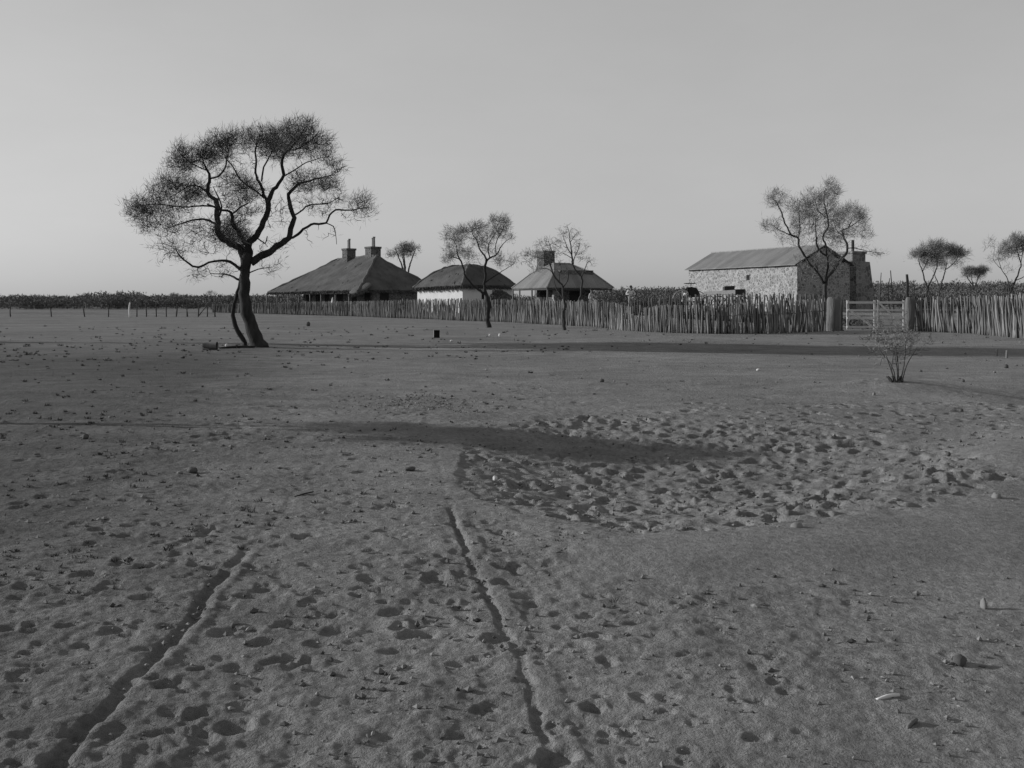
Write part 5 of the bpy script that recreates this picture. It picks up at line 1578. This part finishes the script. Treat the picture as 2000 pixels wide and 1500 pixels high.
def tin():
    x, d = ground_px(853, 660); w = 11.5 * d / FPX; h = 15.5 * d / FPX
    t = thing('open_tin', 'square open kerosene tin standing on the flat below the hut, dark inside', 'tin', (x, d, gz(x, d)), 0.12)
    mb = MB(); w2 = w / 2; e = 0.006
    mb.box(-w2, w2, w * 0.9, w * 0.9 + e, 0, h); mb.box(-w2, -w2 + e, 0, w * 0.9, 0, h); mb.box(w2 - e, w2, 0, w * 0.9, 0, h)
    mb.box(-w2 + e, w2 - e, 0, w * 0.9, 0, e); mb.box(-w2 + e, w2 - e, 0, w * 0.9, h - e, h)
    mb.build('shell', M_TIN, t)
    m = MB(); m.box(-w2 + e, w2 - e, w * 0.3, w * 0.3 + e, e, h - e); m.build('inside', M_DOOR, t)  # dark sheet set in the open tin to stand for its inner shade
    f = MB()
    for a, b, c, q in ((-w2, -w2 + .02, 0, h), (w2 - .02, w2, 0, h)): f.box(a, b, -.01, -.002, c, q)
    f.box(-w2 + .02, w2 - .02, -.01, -.002, 0, .02); f.box(-w2 + .02, w2 - .02, -.01, -.002, h - .02, h)
    f.build('rim', M_DARKWOOD, t)


tin()


# --- uncountable ground cover
def tufts():
    R = np.random.default_rng(201); mb = MB()

    def tuft(x, y, h, n):
        b = gz(x, y) - 0.005
        P = np.stack([x + R.normal(size=n) * h * 0.35, y + R.normal(size=n) * h * 0.35, np.full(n, b)], -1)
        needles(mb, P, np.stack([R.normal(size=n) * 0.6, R.normal(size=n) * 0.6, np.full(n, 0.8)], -1), h, 0.003 + y * 0.0006, 0, np.clip(R.normal(.35, .25, n), 0, 1), R)
    for _ in range(2600):
        y = math.exp(R.uniform(math.log(4.2), math.log(34))); x = R.uniform(-0.56 * y, 0.2 * y)
        den = (1 - float(ss(-0.42 * y, -0.08 * y, x))) * 0.9 + 0.05
        den *= float(np.clip(0.5 + 2.4 * gnoise(x / 1.3, y / 1.9, 88), 0, 1))
        if y > 16 and R.uniform() < 0.4: continue
        if R.uniform() > den or hollow_r(np.array(x), np.array(y)) < 1.15: continue
        tuft(x, y, R.uniform(0.008, 0.020) * (1 + y * 0.11), R.integers(8, 24))
    for _ in range(380):
        y = R.uniform(24, 33); x = R.uniform(-16, 2)
        if gnoise(x / 2.2, y / 1.4, 89) < 0.05: continue
        tuft(x, y, R.uniform(0.025, 0.06), 14)
    for _ in range(260):
        y = R.uniform(34, 60); x = R.uniform(-0.5 * y, 0.5 * y)
        tuft(x, y, R.uniform(0.04, 0.09), 10)
    # tuft clump on the near lip of the hollow
    for _ in range(26):
        px = R.normal(1145, 45); py = R.normal(1055, 5)
        x, y = ground_px(px, py); tuft(x, y, R.uniform(0.012, 0.035), 9)
    o = mb.build('dry_grass', M_TUFT); prop(o, 'sparse dead grass tufts over the left and middle ground', 'grass', kind='stuff')


tufts()


def litter():
    R = np.random.default_rng(202); mb = MB()

    def chip(x, y, s):
        b = gz(x, y); a = R.uniform(0, PI); sx, sy, sz = s * R.uniform(.6, 1.4), s * R.uniform(.5, 1), s * R.uniform(.35, .8)
        v = np.array([(sx, 0, 0), (0, sy, 0), (-sx, 0, 0), (0, -sy, 0), (0, 0, sz), (0, 0, -sz)]) * R.uniform(.75, 1.25, (6, 3))
        ca, sa = math.cos(a), math.sin(a); v = np.stack([v[:, 0] * ca - v[:, 1] * sa, v[:, 0] * sa + v[:, 1] * ca, v[:, 2]], -1)
        mb.add(v + np.array([x, y, b + sz * 0.35]), None, [(0, 1, 4), (1, 2, 4), (2, 3, 4), (3, 0, 4), (1, 0, 5), (2, 1, 5), (3, 2, 5), (0, 3, 5)], shade=float(np.clip(R.normal(.5, .3), 0, 1)))
    for _ in range(2600):
        y = math.exp(R.uniform(math.log(2.9), math.log(40))); x = R.uniform(-0.54 * y, 0.54 * y)
        if gnoise(x / 0.9, y / 0.9, 91) < -0.05 or (y > 13 and R.uniform() < 0.55): continue
        chip(x, y, (0.006 + 0.0016 * y ** 0.8) * R.uniform(.6, 1.7))
    for _ in range(3000):
        y = math.exp(R.uniform(math.log(2.6), math.log(12))); x = R.uniform(-0.54 * y, 0.54 * y)
        if gnoise(x / 0.5, y / 0.5, 92) < -0.1 or (x > 0.3 and y < 9 and 1.0 < hollow_r(np.array(x), np.array(y)) < 1.35): continue
        chip(x, y, 0.0035 * y ** 0.6 * R.uniform(.5, 1.6))
    for _ in range(420):     # pale gravel patch behind the hollow
        px = R.normal(830, 75); py = R.normal(786, 10)
        x, y = ground_px(px, py); chip(x, y, R.uniform(.008, .024))
    for _ in range(70):
        px = R.normal(1145, 65); py = R.normal(1055, 8)
        x, y = ground_px(px, py); chip(x, y, R.uniform(.005, .014))
    o = mb.build('ground_litter', M_LITTER); prop(o, 'pebbles, dung crumbs and chips of wood strewn over the ground', 'litter', kind='stuff')


litter()

# ------------------------------------------------------------------ light and sky
SUN_EL = math.radians(15.0)
SUN_AZ = math.radians(-78.0)       # from +Y, clockwise positive: the sun stands to the left
sd = Vector((math.sin(SUN_AZ) * math.cos(SUN_EL), math.cos(SUN_AZ) * math.cos(SUN_EL), math.sin(SUN_EL)))
sl = bpy.data.lights.new('sun', 'SUN'); sl.energy = 4.8; sl.angle = math.radians(0.53); sl.color = (1, 1, 1)
so = bpy.data.objects.new('sun', sl); C.objects.link(so)
so.rotation_euler = sd.to_track_quat('Z', 'Y').to_euler(); so.location = (0, 0, 60)

w = bpy.data.worlds.new('World'); SC.world = w; w.use_nodes = True
nt = w.node_tree
for n in list(nt.nodes): nt.nodes.remove(n)
out = nt.nodes.new('ShaderNodeOutputWorld'); bg = nt.nodes.new('ShaderNodeBackground')
sky = nt.nodes.new('ShaderNodeTexSky'); sky.sky_type = 'NISHITA'; sky.sun_disc = False
sky.sun_elevation = SUN_EL; sky.sun_rotation = SUN_AZ
sky.altitude = 300; sky.air_density = 1.0; sky.dust_density = 1.2; sky.ozone_density = 1.0
# an early plate sees blue light only: the sky's blue record
bw = nt.nodes.new('ShaderNodeSeparateColor')
nt.links.new(sky.outputs[0], bw.inputs[0])
cmb = nt.nodes.new('ShaderNodeCombineColor')
lum = nt.nodes.new('ShaderNodeRGBToBW'); nt.links.new(sky.outputs[0], lum.inputs[0])
mixv = nt.nodes.new('ShaderNodeMix'); mixv.data_type = 'FLOAT'; mixv.inputs[0].default_value = 0.55
nt.links.new(bw.outputs[2], mixv.inputs[2]); nt.links.new(lum.outputs[0], mixv.inputs[3])
pw = nt.nodes.new('ShaderNodeMath'); pw.operation = 'POWER'; pw.inputs[1].default_value = 0.52
ml = nt.nodes.new('ShaderNodeMath'); ml.operation = 'MULTIPLY'; ml.inputs[1].default_value = 1.66
nt.links.new(mixv.outputs[0], pw.inputs[0]); nt.links.new(pw.outputs[0], ml.inputs[0])
# a faint veil of high thin cloud, hardly broken
tcw = nt.nodes.new('ShaderNodeTexCoord'); mpw = nt.nodes.new('ShaderNodeMapping'); mpw.inputs['Scale'].default_value = (1.0, 1.0, 2.6)
nzw = nt.nodes.new('ShaderNodeTexNoise'); nzw.inputs['Scale'].default_value = 2.3; nzw.inputs['Detail'].default_value = 7; nzw.inputs['Roughness'].default_value = 0.6
nt.links.new(tcw.outputs['Generated'], mpw.inputs['Vector']); nt.links.new(mpw.outputs[0], nzw.inputs['Vector'])
mrw = nt.nodes.new('ShaderNodeMapRange'); mrw.inputs[1].default_value = 0.3; mrw.inputs[2].default_value = 0.7; mrw.inputs[3].default_value = 0.955; mrw.inputs[4].default_value = 1.045
nt.links.new(nzw.outputs['Fac'], mrw.inputs[0])
mu = nt.nodes.new('ShaderNodeMath'); mu.operation = 'MULTIPLY'
nt.links.new(ml.outputs[0], mu.inputs[0]); nt.links.new(mrw.outputs[0], mu.inputs[1]); ml = mu
for i in range(3): nt.links.new(ml.outputs[0], cmb.inputs[i])
nt.links.new(cmb.outputs[0], bg.inputs[0])
bg.inputs[1].default_value = 0.15
nt.links.new(bg.outputs[0], out.inputs[0])

# ------------------------------------------------------------------ camera
cam = bpy.data.cameras.new('camera'); co = bpy.data.objects.new('camera', cam); C.objects.link(co)
co.location = (0, 0, EYE); co.rotation_euler = (PI / 2, 0, 0)
cam.sensor_width = 36; cam.lens = 36 * FPX / 2000
cam.shift_y = -(750 - HY) / 2000
cam.clip_start = 0.1; cam.clip_end = 20000
SC.camera = co
SC.view_settings.view_transform = 'Standard'; SC.view_settings.look = 'None'
SC.view_settings.gamma = 1.0; SC.view_settings.exposure = 0.0
SC.cycles.max_bounces = 5
